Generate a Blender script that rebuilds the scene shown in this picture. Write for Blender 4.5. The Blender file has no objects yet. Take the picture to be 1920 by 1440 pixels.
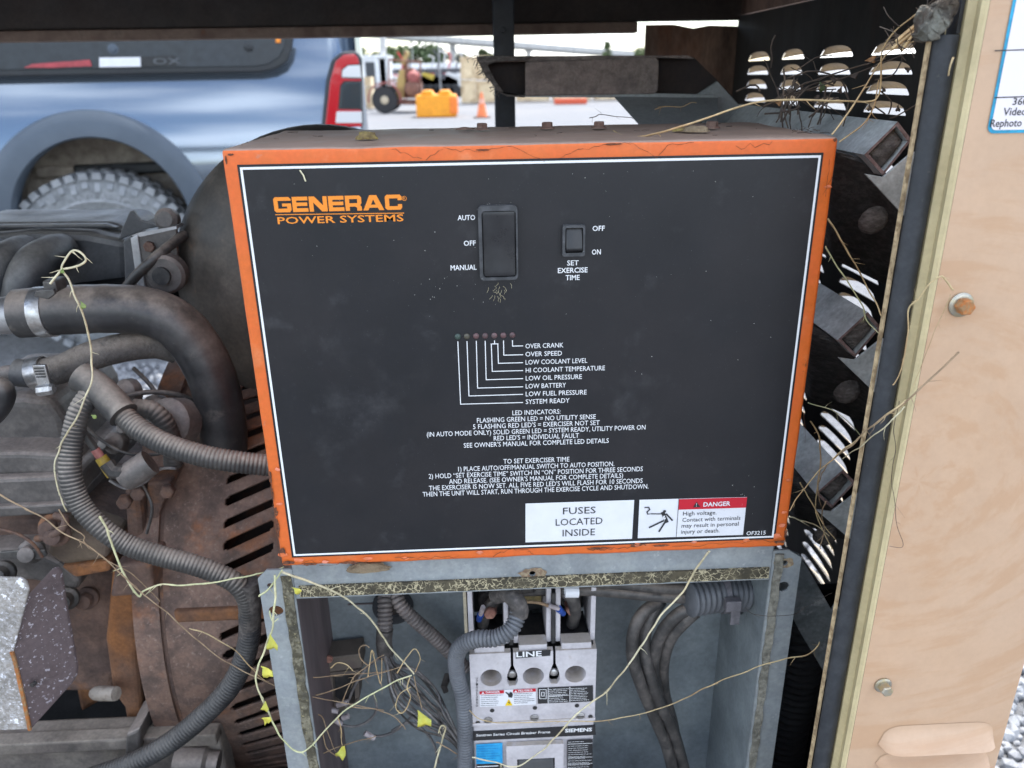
import bpy, bmesh, math, random
from mathutils import noise as mnoise
from mathutils import Vector, Matrix, Euler
random.seed(7)
R_ = math.radians
sc = bpy.context.scene
col = sc.collection

# ------------------------------------------------------------------ camera
F = 1470.0                                   # focal length in pixels of a 1920 x 1440 frame
CAM = Vector((-0.0387, -0.5396, 1.1426))
EUL = Euler((1.1941773, 0.0155779, -0.0453508), 'XYZ')
cd = bpy.data.cameras.new('camera')
cam = bpy.data.objects.new('camera', cd)
col.objects.link(cam)
cam.location = CAM
cam.rotation_euler = EUL
cd.sensor_width = 36
cd.lens = F / 1920 * 36
cd.clip_start = 0.02
cd.clip_end = 2000
cd.dof.use_dof = True
cd.dof.focus_distance = 0.60
cd.dof.aperture_fstop = 9.0
sc.camera = cam

# ------------------------------------------------------------------ sky and sun
SUN_EL, SUN_AZ = 64.0, 38.0                 # degrees; azimuth clockwise from +Y (far side) towards +X
w = bpy.data.worlds.new('World')
sc.world = w
w.use_nodes = True
nt = w.node_tree
nt.nodes.clear()
out = nt.nodes.new('ShaderNodeOutputWorld')
bg = nt.nodes.new('ShaderNodeBackground')
sky = nt.nodes.new('ShaderNodeTexSky')
sky.sky_type = 'NISHITA'
sky.sun_disc = False
sky.sun_elevation = R_(SUN_EL)
sky.sun_rotation = R_(SUN_AZ)
sky.air_density = 1.0
sky.dust_density = 1.0
tc = nt.nodes.new('ShaderNodeTexCoord')
mp = nt.nodes.new('ShaderNodeMapping')
mp.inputs['Scale'].default_value = (1, 1, 2.6)
no = nt.nodes.new('ShaderNodeTexNoise')
no.inputs['Scale'].default_value = 2.6
no.inputs['Detail'].default_value = 8
no.inputs['Roughness'].default_value = 0.58
cr = nt.nodes.new('ShaderNodeMapRange')
cr.interpolation_type = 'SMOOTHSTEP'
cr.inputs['From Min'].default_value = 0.44
cr.inputs['From Max'].default_value = 0.64
cr.inputs['To Max'].default_value = 0.9
mx = nt.nodes.new('ShaderNodeMix')
mx.data_type = 'RGBA'
mx.inputs[7].default_value = (10.0, 10.5, 11.2, 1)
nt.links.new(tc.outputs['Generated'], mp.inputs['Vector'])
nt.links.new(mp.outputs['Vector'], no.inputs['Vector'])
nt.links.new(no.outputs['Fac'], cr.inputs['Value'])
nt.links.new(cr.outputs['Result'], mx.inputs[0])
nt.links.new(sky.outputs['Color'], mx.inputs[6])
nt.links.new(mx.outputs[2], bg.inputs['Color'])
bg.inputs['Strength'].default_value = 0.15
nt.links.new(bg.outputs['Background'], out.inputs['Surface'])

sd = bpy.data.lights.new('sun', 'SUN')
sd.energy = 2.8
sd.angle = R_(0.6)
sd.color = (1.0, 0.96, 0.9)
sun = bpy.data.objects.new('sun', sd)
col.objects.link(sun)
sdir = Vector((math.sin(R_(SUN_AZ)) * math.cos(R_(SUN_EL)), math.cos(R_(SUN_AZ)) * math.cos(R_(SUN_EL)), math.sin(R_(SUN_EL))))
sun.rotation_euler = sdir.to_track_quat('Z', 'Y').to_euler()
sun.location = sdir * 20

vs = sc.view_settings
vs.view_transform = 'Standard'
vs.look = 'None'
vs.exposure = 1.45
vs.gamma = 1.0
vs.use_curve_mapping = False

# ------------------------------------------------------------------ where a line of sight meets a plane of the place
ROT = EUL.to_matrix()
def PT(px, py, Y=None, X=None, Z=None):
    d = ROT @ Vector(((px - 960) / F, -(py - 720) / F, -1.0))
    if Y is not None: t = (Y - CAM.y) / d.y
    elif X is not None: t = (X - CAM.x) / d.x
    else: t = (Z - CAM.z) / d.z
    return CAM + d * t, t
def P(px, py, Y=None, X=None, Z=None):
    return PT(px, py, Y, X, Z)[0]

# ------------------------------------------------------------------ mesh helpers
WPOS = {}
class MB:
    def __init__(s): s.v = []; s.f = []
    def add(s, vs, fs):
        o = len(s.v); s.v += [Vector(p) for p in vs]; s.f += [tuple(i + o for i in f) for f in fs]; return s
    def box(s, a, b):
        x0, y0, z0 = (min(a[i], b[i]) for i in range(3)); x1, y1, z1 = (max(a[i], b[i]) for i in range(3))
        return s.add([(x0,y0,z0),(x1,y0,z0),(x1,y1,z0),(x0,y1,z0),(x0,y0,z1),(x1,y0,z1),(x1,y1,z1),(x0,y1,z1)],
                     [(0,3,2,1),(4,5,6,7),(0,1,5,4),(1,2,6,5),(2,3,7,6),(3,0,4,7)])
    def prism(s, pts, vec):
        n = len(pts); vec = Vector(vec); pts = [Vector(p) for p in pts]
        return s.add(pts + [p + vec for p in pts],
                     [tuple(range(n)), tuple(range(2*n-1, n-1, -1))] + [((i+1) % n, i, i+n, (i+1) % n+n) for i in range(n)])
    def tube(s, pts, rad, seg=10, caps=True):
        pts = [Vector(p) for p in pts]; n = len(pts)
        if not hasattr(rad, '__len__'): rad = [rad] * n
        ring = []; prev = None
        for i in range(n):
            t = (pts[min(i+1, n-1)] - pts[max(i-1, 0)])
            t = t.normalized() if t.length > 1e-9 else Vector((0,0,1))
            if prev is None:
                a = Vector((0,0,1)) if abs(t.z) < .9 else Vector((1,0,0))
                u = t.cross(a).normalized()
            else:
                u = prev - t * prev.dot(t)
                u = u.normalized() if u.length > 1e-6 else t.orthogonal().normalized()
            prev = u; v = t.cross(u)
            ring.append([pts[i] + (u * math.cos(2*math.pi*k/seg) + v * math.sin(2*math.pi*k/seg)) * rad[i] for k in range(seg)])
        vs = [p for r in ring for p in r]
        fs = [(i*seg+k, i*seg+(k+1) % seg, (i+1)*seg+(k+1) % seg, (i+1)*seg+k) for i in range(n-1) for k in range(seg)]
        if caps: fs += [tuple(range(seg-1, -1, -1)), tuple(range((n-1)*seg, n*seg))]
        return s.add(vs, fs)
    def lathe(s, c, axis, prof, seg=24, ph=0.0, caps=True):
        c = Vector(c); ax = Vector(axis).normalized()
        u = ax.orthogonal().normalized()
        if abs(ax.y) > .9: u = Vector((1,0,0)) - ax * ax.x; u.normalize()
        v = ax.cross(u)
        vs = []
        for (h, r) in prof:
            for k in range(seg):
                a = 2*math.pi*k/seg + ph
                vs.append(c + ax*h + (u*math.cos(a) + v*math.sin(a))*r)
        n = len(prof)
        fs = [(i*seg+k, i*seg+(k+1) % seg, (i+1)*seg+(k+1) % seg, (i+1)*seg+k) for i in range(n-1) for k in range(seg)]
        if caps: fs += [tuple(range(seg-1, -1, -1)), tuple(range((n-1)*seg, n*seg))]
        return s.add(vs, fs)
    def build(s, name, mat, parent=None, smooth=0, bevel=0, segs=2, fix=True, origin=None):
        me = bpy.data.meshes.new(name)
        if origin is None:
            lo = Vector((min(p.x for p in s.v), min(p.y for p in s.v), min(p.z for p in s.v)))
            hi = Vector((max(p.x for p in s.v), max(p.y for p in s.v), max(p.z for p in s.v)))
            origin = Vector(((lo.x+hi.x)/2, (lo.y+hi.y)/2, lo.z))
        else: origin = Vector(origin)
        me.from_pydata([p - origin for p in s.v], [], s.f)
        return finish(name, me, mat, parent, origin, smooth, bevel, segs, fix)

def finish(name, me, mat, parent, origin, smooth=0, bevel=0, segs=2, fix=True):
    if bevel or fix:
        bm = bmesh.new(); bm.from_mesh(me)
        if fix: bmesh.ops.recalc_face_normals(bm, faces=bm.faces)
        if bevel:
            es = [e for e in bm.edges if len(e.link_faces) == 2 and e.calc_face_angle(0) > R_(28)]
            bmesh.ops.bevel(bm, geom=es, offset=bevel, segments=segs, affect='EDGES', profile=.5, clamp_overlap=True)
        bm.to_mesh(me); bm.free()
    if smooth:
        for p in me.polygons: p.use_smooth = True
        me.set_sharp_from_angle(angle=R_(smooth))
    if isinstance(mat, (list, tuple)):
        for m in mat: me.materials.append(m)
    else: me.materials.append(mat)
    ob = bpy.data.objects.new(name, me)
    col.objects.link(ob)
    WPOS[ob] = origin
    if parent is not None:
        ob.parent = parent; ob.location = origin - WPOS[parent]
    else: ob.location = origin
    return ob

def tag(ob, label=None, cat=None, group=None, kind=None):
    if label: ob['label'] = label
    if cat: ob['category'] = cat
    if group: ob['group'] = group
    if kind: ob['kind'] = kind
    return ob
def thing(name, label, cat, loc, group=None):
    o = bpy.data.objects.new(name, None); col.objects.link(o)
    o.empty_display_size = .02
    o.location = loc; WPOS[o] = Vector(loc)
    return tag(o, label, cat, group)
def copy_tree(o, parent=None):
    c = o.copy(); col.objects.link(c)
    if parent is not None: c.parent = parent
    for ch in o.children: copy_tree(ch, c)
    return c

def plate(name, outer, holes, thick, tf, mat, parent=None, smooth=0, bevel=0):
    """flat sheet with real holes; outer / holes are (a, b) lists, tf(a, b, c) gives the place, c across the thickness"""
    cu = bpy.data.curves.new(name, 'CURVE'); cu.dimensions = '2D'; cu.fill_mode = 'BOTH'; cu.extrude = thick/2
    for pts in [outer] + holes:
        sp = cu.splines.new('POLY'); sp.points.add(len(pts)-1); sp.use_cyclic_u = True
        for q, p in zip(sp.points, pts): q.co = (p[0], p[1], 0, 1)
    tmp = bpy.data.objects.new(name, cu)
    me = bpy.data.meshes.new_from_object(tmp)
    bpy.data.objects.remove(tmp); bpy.data.curves.remove(cu)
    m2 = MB(); m2.v = [Vector(tf(*v.co)) for v in me.vertices]; m2.f = [tuple(p.vertices) for p in me.polygons]
    bpy.data.meshes.remove(me)
    return m2.build(name, mat, parent, smooth, bevel)
def XZ(Y): return lambda a, b, c: (a, Y + c, b)
def circ(x, z, r, n=14, rz=None): return [(x + r*math.cos(2*math.pi*k/n), z + (rz or r)*math.sin(2*math.pi*k/n)) for k in range(n)]
def rrect(x0, z0, x1, z1, r, n=5):
    pts = []
    for cx, cz, a0 in ((x1-r, z1-r, 0), (x0+r, z1-r, 90), (x0+r, z0+r, 180), (x1-r, z0+r, 270)):
        for k in range(n+1):
            a = R_(a0 + 90*k/n); pts.append((cx + r*math.cos(a), cz + r*math.sin(a)))
    return pts

def spline(pts, step=6):
    """Catmull-Rom through the points (any tuple length)"""
    pts = [tuple(p) for p in pts]; n = len(pts); res = []
    for i in range(n-1):
        p0, p1, p2, p3 = pts[max(i-1,0)], pts[i], pts[i+1], pts[min(i+2,n-1)]
        for k in range(step):
            t = k/step
            res.append(tuple(.5*((2*b) + (c-a)*t + (2*a-5*b+4*c-d)*t*t + (3*b-a-3*c+d)*t**3) for a, b, c, d in zip(p0,p1,p2,p3)))
    res.append(pts[-1]); return res
def sight_path(pts, Y):
    """(px, py[, Y]) -> list of places and of metres per pixel there"""
    q = [(p[0], p[1], p[2] if len(p) > 2 else Y) for p in pts]
    r = [PT(a, b, Y=y) for a, b, y in q]
    return [tuple(v) for v, t in r], [t/F for v, t in r]
def hose(name, pts, Y, rpx, mat, parent=None, seg=14, rib=None, step=10, smooth=60, label=None, cat=None, group=None, taper=None):
    """tube along a path; rib = (pitch m, depth m) corrugates it"""
    pp, sc_ = sight_path(pts, Y)
    r = rpx * sum(sc_)/len(sc_)
    cs = [Vector(p) for p in spline(pp, step)]
    if rib:
        pitch, dep = rib
        L = [0]
        for a, b in zip(cs, cs[1:]): L.append(L[-1] + (b-a).length)
        n = max(8, int(L[-1]/pitch*5)); q = []; j = 0
        for i in range(n+1):
            s_ = L[-1]*i/n
            while j < len(L)-2 and L[j+1] < s_: j += 1
            f = (s_-L[j])/max(1e-9, L[j+1]-L[j]); q.append(cs[j].lerp(cs[j+1], f))
        prof = (0, .75, 1, 1, .6)
        rad = [r - dep + dep*prof[i % 5] for i in range(n+1)]
        m = MB().tube(q, rad, seg)
        smooth = 75
    else:
        n = len(cs)
        wb = .05 if mat in (tape, loom_m) else .02
        rad = [r*(1 + wb*mnoise.noise(c*110)) for c in cs]
        m = MB().tube(cs, rad, seg)
    o = m.build(name, mat, parent, smooth=smooth, fix=False)
    if cat: tag(o, label, cat, group)
    return o
def bolt(parent, c, nrm, rw, rh, h, mw, mh, name='bolt', seg=6):
    c = Vector(c); nrm = Vector(nrm).normalized()
    b = MB().lathe(c, nrm, [(0, rh), (h*.85, rh), (h, rh*.86)], seg, ph=random.random()).build(name, mh, parent, bevel=rh*.06)
    if rw:
        MB().lathe(c, nrm, [(0, rw), (h*.12, rw), (h*.22, rw*.86), (h*.24, rh)], 24).build('washer', mw, b, smooth=40)
    return b

# ------------------------------------------------------------------ materials
MATS = {}
def M(name, c, rough=.6, metal=0, c2=None, sc_=40, lo=.4, hi=.65, layers=(), dust=None, bump=None, bump2=None, spec=.5, coat=0, detail=6, rvar=.12, stretch=None, emit=None, grime=.3):
    """procedural surface: two-tone base, spot layers (colour, scale, lo, hi, amount[, detail]), dust lying on upward faces, relief"""
    m = bpy.data.materials.new(name); m.use_nodes = True; nt = m.node_tree; N = nt.nodes; L = nt.links
    b = N['Principled BSDF']
    tc = N.new('ShaderNodeTexCoord'); oi = N.new('ShaderNodeObjectInfo')
    ad = N.new('ShaderNodeVectorMath'); ad.operation = 'ADD'
    ml = N.new('ShaderNodeMath'); ml.operation = 'MULTIPLY'; ml.inputs[1].default_value = 7.3
    L.new(oi.outputs['Random'], ml.inputs[0]); L.new(tc.outputs['Object'], ad.inputs[0]); L.new(ml.outputs[0], ad.inputs[1])
    vec = ad.outputs[0]
    if stretch:
        mp = N.new('ShaderNodeMapping'); mp.inputs['Scale'].default_value = stretch; L.new(vec, mp.inputs[0]); vec = mp.outputs[0]
    def noise(scale, det=detail, rg=.6, dist=0):
        n = N.new('ShaderNodeTexNoise'); n.inputs['Scale'].default_value = scale; n.inputs['Detail'].default_value = det
        n.inputs['Roughness'].default_value = rg; n.inputs['Distortion'].default_value = dist
        L.new(vec, n.inputs['Vector']); return n.outputs['Fac']
    def ramp(sock, lo, hi, amt=1):
        r = N.new('ShaderNodeMapRange'); r.interpolation_type = 'SMOOTHSTEP'
        r.inputs['From Min'].default_value = lo; r.inputs['From Max'].default_value = hi; r.inputs['To Max'].default_value = amt
        L.new(sock, r.inputs['Value']); return r.outputs['Result']
    def mix(fac, a, bb):
        x = N.new('ShaderNodeMix'); x.data_type = 'RGBA'
        L.new(fac, x.inputs[0])
        for s, val in ((x.inputs[6], a), (x.inputs[7], bb)):
            if isinstance(val, tuple): s.default_value = (*val[:3], 1)
            else: L.new(val, s)
        return x.outputs[2]
    base = tuple(c)
    n0 = noise(sc_)
    if c2: base = mix(ramp(n0, lo, hi), base, tuple(c2))
    for l in layers:
        base = mix(ramp(noise(l[1], l[5] if len(l) > 5 else 6, .65), l[2], l[3], l[4]), base, tuple(l[0]))
    if dust:
        g = N.new('ShaderNodeNewGeometry'); sx = N.new('ShaderNodeSeparateXYZ'); L.new(g.outputs['Normal'], sx.inputs[0])
        r = ramp(sx.outputs['Z'], dust[2] if len(dust) > 2 else .2, dust[3] if len(dust) > 3 else .9, 1)
        r2 = ramp(noise(dust[4] if len(dust) > 4 else 25), *((.22, .5) if len(dust) < 6 else (-.6, -.1)), dust[1])
        mm = N.new('ShaderNodeMath'); mm.operation = 'MULTIPLY'; L.new(r, mm.inputs[0]); L.new(r2, mm.inputs[1])
        base = mix(mm.outputs[0], base, tuple(dust[0]))
    if rvar:                                    # handling grime: fine and coarse unevenness of the colour itself
        g1 = N.new('ShaderNodeMapRange'); g1.inputs['From Min'].default_value = .3; g1.inputs['From Max'].default_value = .7; g1.inputs['To Min'].default_value = 1-grime*.55; g1.inputs['To Max'].default_value = 1+grime*.45
        L.new(noise(240, 3, .7), g1.inputs['Value'])
        g2 = N.new('ShaderNodeMapRange'); g2.inputs['From Min'].default_value = .3; g2.inputs['From Max'].default_value = .7; g2.inputs['To Min'].default_value = 1-grime; g2.inputs['To Max'].default_value = 1+grime*.7
        L.new(noise(30, 4, .6), g2.inputs['Value'])
        gm = N.new('ShaderNodeMath'); gm.operation = 'MULTIPLY'; L.new(g1.outputs[0], gm.inputs[0]); L.new(g2.outputs[0], gm.inputs[1])
        hv = N.new('ShaderNodeHueSaturation'); L.new(gm.outputs[0], hv.inputs['Value'])
        if isinstance(base, tuple): hv.inputs['Color'].default_value = (*base, 1)
        else: L.new(base, hv.inputs['Color'])
        base = hv.outputs['Color']
    if isinstance(base, tuple): b.inputs['Base Color'].default_value = (*base, 1)
    else: L.new(base, b.inputs['Base Color'])
    b.inputs['Metallic'].default_value = metal
    b.inputs['Specular IOR Level'].default_value = spec
    b.inputs['Coat Weight'].default_value = coat
    b.inputs['Coat Roughness'].default_value = .04
    if rvar:
        rr = N.new('ShaderNodeMapRange'); rr.inputs['To Min'].default_value = max(.02, rough-rvar); rr.inputs['To Max'].default_value = min(1, rough+rvar)
        rr.inputs['From Min'].default_value = .3; rr.inputs['From Max'].default_value = .7
        L.new(n0, rr.inputs['Value']); L.new(rr.outputs['Result'], b.inputs['Roughness'])
    else: b.inputs['Roughness'].default_value = rough
    if emit: b.inputs['Emission Color'].default_value = (*c, 1); b.inputs['Emission Strength'].default_value = emit
    prev = None
    for bp in (bump, bump2):
        if bp:
            k = N.new('ShaderNodeBump'); k.inputs['Strength'].default_value = bp[0]; k.inputs['Distance'].default_value = bp[2] if len(bp) > 2 else .001
            L.new(noise(bp[1], 5), k.inputs['Height'])
            if prev: L.new(prev, k.inputs['Normal'])
            prev = k.outputs['Normal']
    if prev: L.new(prev, b.inputs['Normal'])
    MATS[name] = m; m['nodes_base'] = 1
    return m
DUST = (.20, .15, .115)
RUST = (.16, .055, .022)
orange = M('orange_paint', (.70, .142, .02), .5, grime=.14, c2=(.64, .12, .02), sc_=30, dust=((.29, .222, .175), .95, .5, .72, 3, 1),
           layers=(((.74, .25, .10), 18, .55, .72, .7), ((.45, .2, .12), 130, .62, .73, .6), (RUST, 75, .66, .72, .85)), bump=(.25, 260, .0006), bump2=(.3, 40, .0008))
peel = M('peeling_orange_paint', (.72, .17, .05), .55, c2=(.6, .2, .12), sc_=60, bump=(.5, 120, .001))
crackm = M('bare_metal_crack', (.15, .055, .025), .9)
black_face = M('black_overlay', (.0105, .011, .0135), .38, c2=(.0145, .0135, .0155), sc_=9, spec=.4,
               layers=(((.12, .12, .125), 900, .715, .75, .6, 2), ((.06, .06, .064), 35, .57, .8, .5), ((.085,.085,.088), 11, .58, .8, .4)), rvar=.06, grime=.12, bump=(.05, 1200, .0002))
white_print = M('white_print', (.78, .78, .78), .5, rvar=0)
orange_print = M('orange_print', (.82, .25, .015), .5, rvar=0)
label_white = M('white_label', (.74, .74, .76), .4, grime=.05, c2=(.68, .68, .7), sc_=60, layers=(((.3, .27, .22), 400, .72, .78, .6),))
label_black = M('black_print', (.02, .02, .022), .5, rvar=0)
label_red = M('red_print', (.5, .006, .022), .45, rvar=0)
label_yellow = M('yellow_print', (.8, .55, .01), .45, rvar=0)
label_blue = M('blue_label', (.02, .30, .62), .45, grime=.06, c2=(.03, .36, .66), sc_=200)
switch_pl = M('black_switch_plastic', (.013, .013, .015), .36, grime=.1, c2=(.018, .018, .02), sc_=80, dust=((.10, .09, .075), .5, .0, .9, 60), layers=(((.075, .066, .054), 60, .6, .78, .4),))
switch_rim = M('worn_switch_bezel', (.035, .037, .04), .5, grime=.1, c2=(.065, .066, .07), sc_=120, layers=(((.28, .28, .28), 300, .6, .75, .6),))
led_red = M('red_led', (.105, .055, .056), .4, c2=(.08, .055, .055), sc_=150)
led_green = M('green_led', (.055, .085, .07), .4)
led_amber = M('amber_led', (.095, .085, .06), .4)
galv = M('galvanised_steel', (.36, .385, .385), .5, grime=.16, metal=.35, c2=(.30, .325, .335), sc_=45, lo=.35, hi=.6,
         layers=(((.52, .53, .53), 160, .6, .72, .6), ((.17, .145, .10), 30, .66, .8, .7)), bump=(.1, 150, .0006))
galv_in = M('painted_back_panel', (.235, .262, .27), .5, grime=.2, metal=.15, c2=(.185, .21, .22), sc_=14,
            layers=(((.36, .38, .38), 420, .73, .78, .6), ((.11, .10, .085), 22, .65, .8, .5)))
galv_side = M('brown_side_wall', (.15, .112, .112), .6, c2=(.075, .058, .058), sc_=30, layers=(((.2, .17, .16), 200, .68, .75, .5),), bump=(.1, 200), stretch=(1, 1, .3))  # mottled brown of the cabinet's left inner wall and seam
darkpaint = M('dark_roof_paint', (.035, .028, .026), .7, c2=(.045, .034, .03), sc_=12, bump=(.1, 80))
lipm = M('bounce_lit_roof_lip', (.24, .17, .135), .7, c2=(.12, .08, .065), sc_=30, layers=((RUST, 60, .62, .72, .4),), bump=(.15, 150))  # rust-spotted brown, base tone lightened for light bounced off the gravel
postm = M('blue_black_post', (.022, .03, .042), .5, c2=(.03, .035, .045), sc_=40, bump=(.1, 200))
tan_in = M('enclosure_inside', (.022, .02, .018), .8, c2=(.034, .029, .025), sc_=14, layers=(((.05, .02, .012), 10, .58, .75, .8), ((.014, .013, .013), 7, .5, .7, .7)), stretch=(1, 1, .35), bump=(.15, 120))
tan_hood = M('louvre_hood_paint', (.55, .44, .31), .6, c2=(.48, .38, .26), sc_=60)
rust_panel = M('rusty_corner_panel', (.24, .15, .11), .8, c2=(.17, .115, .09), sc_=10, layers=((RUST, 14, .52, .7, .7), ((.03, .02, .02), 8, .55, .7, .8)), stretch=(1, 1, .3), bump=(.2, 150))
pale = M('pale_olive_paint', (.56, .46, .255), .55, grime=.1, c2=(.52, .42, .23), sc_=25, layers=(((.2, .15, .08), 500, .74, .78, .6),), bump=(.04, 500))
rubber = M('rubber_seal', (.024, .027, .032), .6, c2=(.032, .034, .038), sc_=60, layers=(((.13, .12, .1), 220, .66, .76, .5),), bump=(.15, 400))
foam = M('tan_foam_edge', (.5, .37, .21), .9, c2=(.25, .17, .09), sc_=180, layers=(((.1, .07, .04), 260, .6, .7, .7),), bump=(.5, 400))
boltm = M('zinc_bolt', (.46, .43, .36), .4, metal=.8, c2=(.38, .32, .2), sc_=120)
boltrust = M('rusty_bolt', (.42, .14, .03), .8, c2=(.3, .2, .1), sc_=200, bump=(.4, 400))
rustbolt_dark = M('dark_rusty_bolt', (.14, .075, .055), .9, c2=(.19, .125, .095), sc_=200, bump=(.6, 500))
baffle_m = M('baffle_steel', (.50, .535, .53), .5, metal=.1, c2=(.40, .43, .43), sc_=40, layers=(((.25, .27, .27), 90, .66, .78, .5), ((.07, .06, .05), 25, .6, .75, .6)), bump=(.1, 200))
baffle_ox = M('oxidised_baffle_steel', (.23, .26, .27), .55, metal=.3, c2=(.17, .2, .21), sc_=40, layers=(((.5, .52, .53), 70, .56, .7, .8), ((.1, .09, .08), 30, .6, .75, .6)), bump=(.15, 200))
baffle_edge = M('rusty_cut_edge', (.16, .10, .09), .8, c2=(.25, .18, .17), sc_=300)
insul_shade = M('shaded_insulation', (.055, .052, .05), 1, c2=(.09, .085, .08), sc_=120, bump=(1, 420, .003))  # insulation again, its tone darkened for the shade below the baffles
insul = M('dark_insulation', (.12, .105, .095), 1, c2=(.20, .18, .165), sc_=160, bump=(1, 500, .003), bump2=(.6, 120, .004), stretch=(1, 1, 2))
bracket_m = M('textured_brown_bracket', (.24, .195, .17), .8, c2=(.18, .145, .13), sc_=80, bump=(.9, 420, .002))
slate = M('slate_grey_plate', (.30, .315, .31), .6, c2=(.22, .235, .235), sc_=30, layers=(((.11, .11, .10), 60, .6, .75, .5),), bump=(.15, 200))
breaker_m = M('grey_breaker_plastic', (.54, .51, .52), .5, grime=.12, c2=(.48, .45, .46), sc_=50, layers=(((.22, .18, .13), 60, .64, .8, .55), ((.55, .53, .52), 300, .7, .76, .5)), dust=((.36, .29, .2), .6, .3, .95, 90))
breaker_dark = M('breaker_black', (.022, .022, .024), .5, c2=(.045, .042, .039), sc_=100)
handle_m = M('breaker_handle', (.06, .06, .062), .6, c2=(.045, .045, .046), sc_=60, bump=(.2, 400))
brass = M('brass_terminal', (.38, .29, .13), .5, metal=.4, c2=(.25, .2, .1), sc_=150)
copper = M('corroded_lug', (.24, .10, .075), .8, c2=(.34, .18, .13), sc_=200, bump=(.4, 400))
blue_cap = M('blue_crimp', (.02, .07, .32), .4)
cable = M('black_cable', (.045, .042, .04), .5, c2=(.085, .075, .068), sc_=60, dust=((.26, .21, .17), .7, .2, 1, 60), bump=(.2, 200))
conduit_m = M('grey_conduit', (.125, .13, .14), .5, c2=(.085, .088, .095), sc_=60, layers=(((.2, .19, .18), 120, .62, .78, .5),))
conduit_br = M('brownish_conduit', (.21, .175, .16), .55, c2=(.15, .13, .12), sc_=70, layers=(((.2, .17, .14), 120, .62, .78, .5),))
tape = M('black_tape', (.06, .052, .047), .7, c2=(.11, .095, .085), sc_=120, bump=(.7, 160, .002))
tiem = M('grey_cable_tie', (.14, .13, .14), .5, c2=(.1, .095, .1), sc_=150)
wire_g = M('grey_wire', (.12, .11, .108), .5, c2=(.22, .205, .195), sc_=90)
wire_w = M('white_sleeve', (.42, .37, .37), .5, c2=(.3, .25, .25), sc_=200)
hose_m = M('dusty_rubber_hose', (.024, .024, .026), .42, c2=(.042, .04, .039), sc_=22, dust=((.30, .245, .20), .95, 0, .95, 22), layers=(((.22, .19, .16), 40, .58, .78, .5), ((.3, .28, .25), 120, .68, .76, .5)), bump=(.15, 120))
loom_m = M('dusty_split_loom', (.06, .055, .05), .6, c2=(.03, .029, .028), sc_=26, dust=((.36, .305, .25), .9, .1, .95, 22), layers=(((.28, .25, .22), 80, .62, .8, .5),))
braid_m = M('braided_hose', (.09, .08, .072), .8, c2=(.05, .046, .043), sc_=40, dust=((.26, .215, .175), .9, -.1, .8, 40), bump=(.9, 420, .002))
alu = M('aluminium', (.45, .45, .46), .45, metal=.7, c2=(.34, .33, .33), sc_=60, dust=((.26, .22, .18), .5, .2, 1, 30), bump=(.2, 200))
clampm = M('steel_clamp', (.5, .5, .5), .35, metal=.8, c2=(.35, .33, .31), sc_=90)
clampd = M('dull_clamp', (.10, .095, .09), .5, metal=.5, c2=(.07, .065, .06), sc_=90, dust=((.2, .17, .14), .6, .2, .9, 40))
manif = M('dusty_black_plastic', (.035, .037, .041), .5, c2=(.055, .056, .06), sc_=20, dust=((.19, .175, .155), .9, -.1, .9, 18), layers=(((.1, .09, .08), 50, .62, .8, .4),), bump=(.12, 300))
drum_m = M('dusty_dark_drum', (.04, .036, .032), .55, c2=(.10, .083, .066), sc_=9, lo=.38, hi=.66, layers=(((.24, .20, .155), 20, .56, .76, .7), ((.028, .027, .028), 10, .53, .68, .8), ((.2, .12, .07), 40, .6, .75, .4)), bump=(.3, 60, .002))
castm = M('dark_casting', (.085, .076, .07), .55, c2=(.14, .122, .11), sc_=25, dust=((.30, .245, .21), .85, .1, .9, 20), layers=(((.045, .04, .04), 14, .55, .7, .7), ((.34, .28, .25), 110, .68, .78, .5)), bump=(.35, 180, .0015))
rustcast = M('rusty_casting', (.14, .083, .06), .8, c2=(.085, .054, .044), sc_=22, layers=(((.36, .14, .04), 12, .54, .72, .7), ((.27, .19, .15), 50, .6, .75, .5), ((.025, .02, .02), 10, .58, .72, .6)), bump=(.6, 170, .002), bump2=(.4, 40, .003))
rustorange = M('orange_rusty_casting', (.26, .105, .035), .85, c2=(.14, .07, .04), sc_=16, layers=(((.12, .07, .05), 12, .52, .7, .7),), bump=(.6, 150, .002))
alt_m = M('rusty_alternator_housing', (.18, .108, .078), .75, c2=(.10, .066, .052), sc_=34, layers=(((.30, .22, .18), 260, .56, .68, .5), ((.30, .105, .035), 12, .53, .7, .8), ((.10, .06, .05), 14, .56, .72, .6)), bump=(.3, 400, .0008))
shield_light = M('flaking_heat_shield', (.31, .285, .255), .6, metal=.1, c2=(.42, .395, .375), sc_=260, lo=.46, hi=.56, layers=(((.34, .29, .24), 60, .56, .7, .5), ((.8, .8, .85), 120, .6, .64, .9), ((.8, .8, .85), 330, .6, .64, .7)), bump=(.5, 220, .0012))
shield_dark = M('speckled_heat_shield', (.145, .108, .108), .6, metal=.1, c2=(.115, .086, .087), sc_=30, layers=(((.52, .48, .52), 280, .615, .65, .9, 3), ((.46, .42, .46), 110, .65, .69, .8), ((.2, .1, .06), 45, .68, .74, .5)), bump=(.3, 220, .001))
grease = M('dirty_frame_rail', (.12, .10, .088), .75, c2=(.18, .155, .13), sc_=18, dust=((.30, .25, .20), .8, .2, .9, 25), layers=(((.03, .028, .027), 16, .55, .7, .6),), bump=(.3, 150))
blackvoid = M('engine_bay_shade', (.012, .012, .012), 1, spec=.05)  # near-black without gloss, stands in for deep shade in the bay
yellow_p = M('yellow_connector', (.42, .28, .03), .6, c2=(.3, .2, .04), sc_=200)
pink_p = M('pink_connector', (.38, .14, .12), .6)
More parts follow.
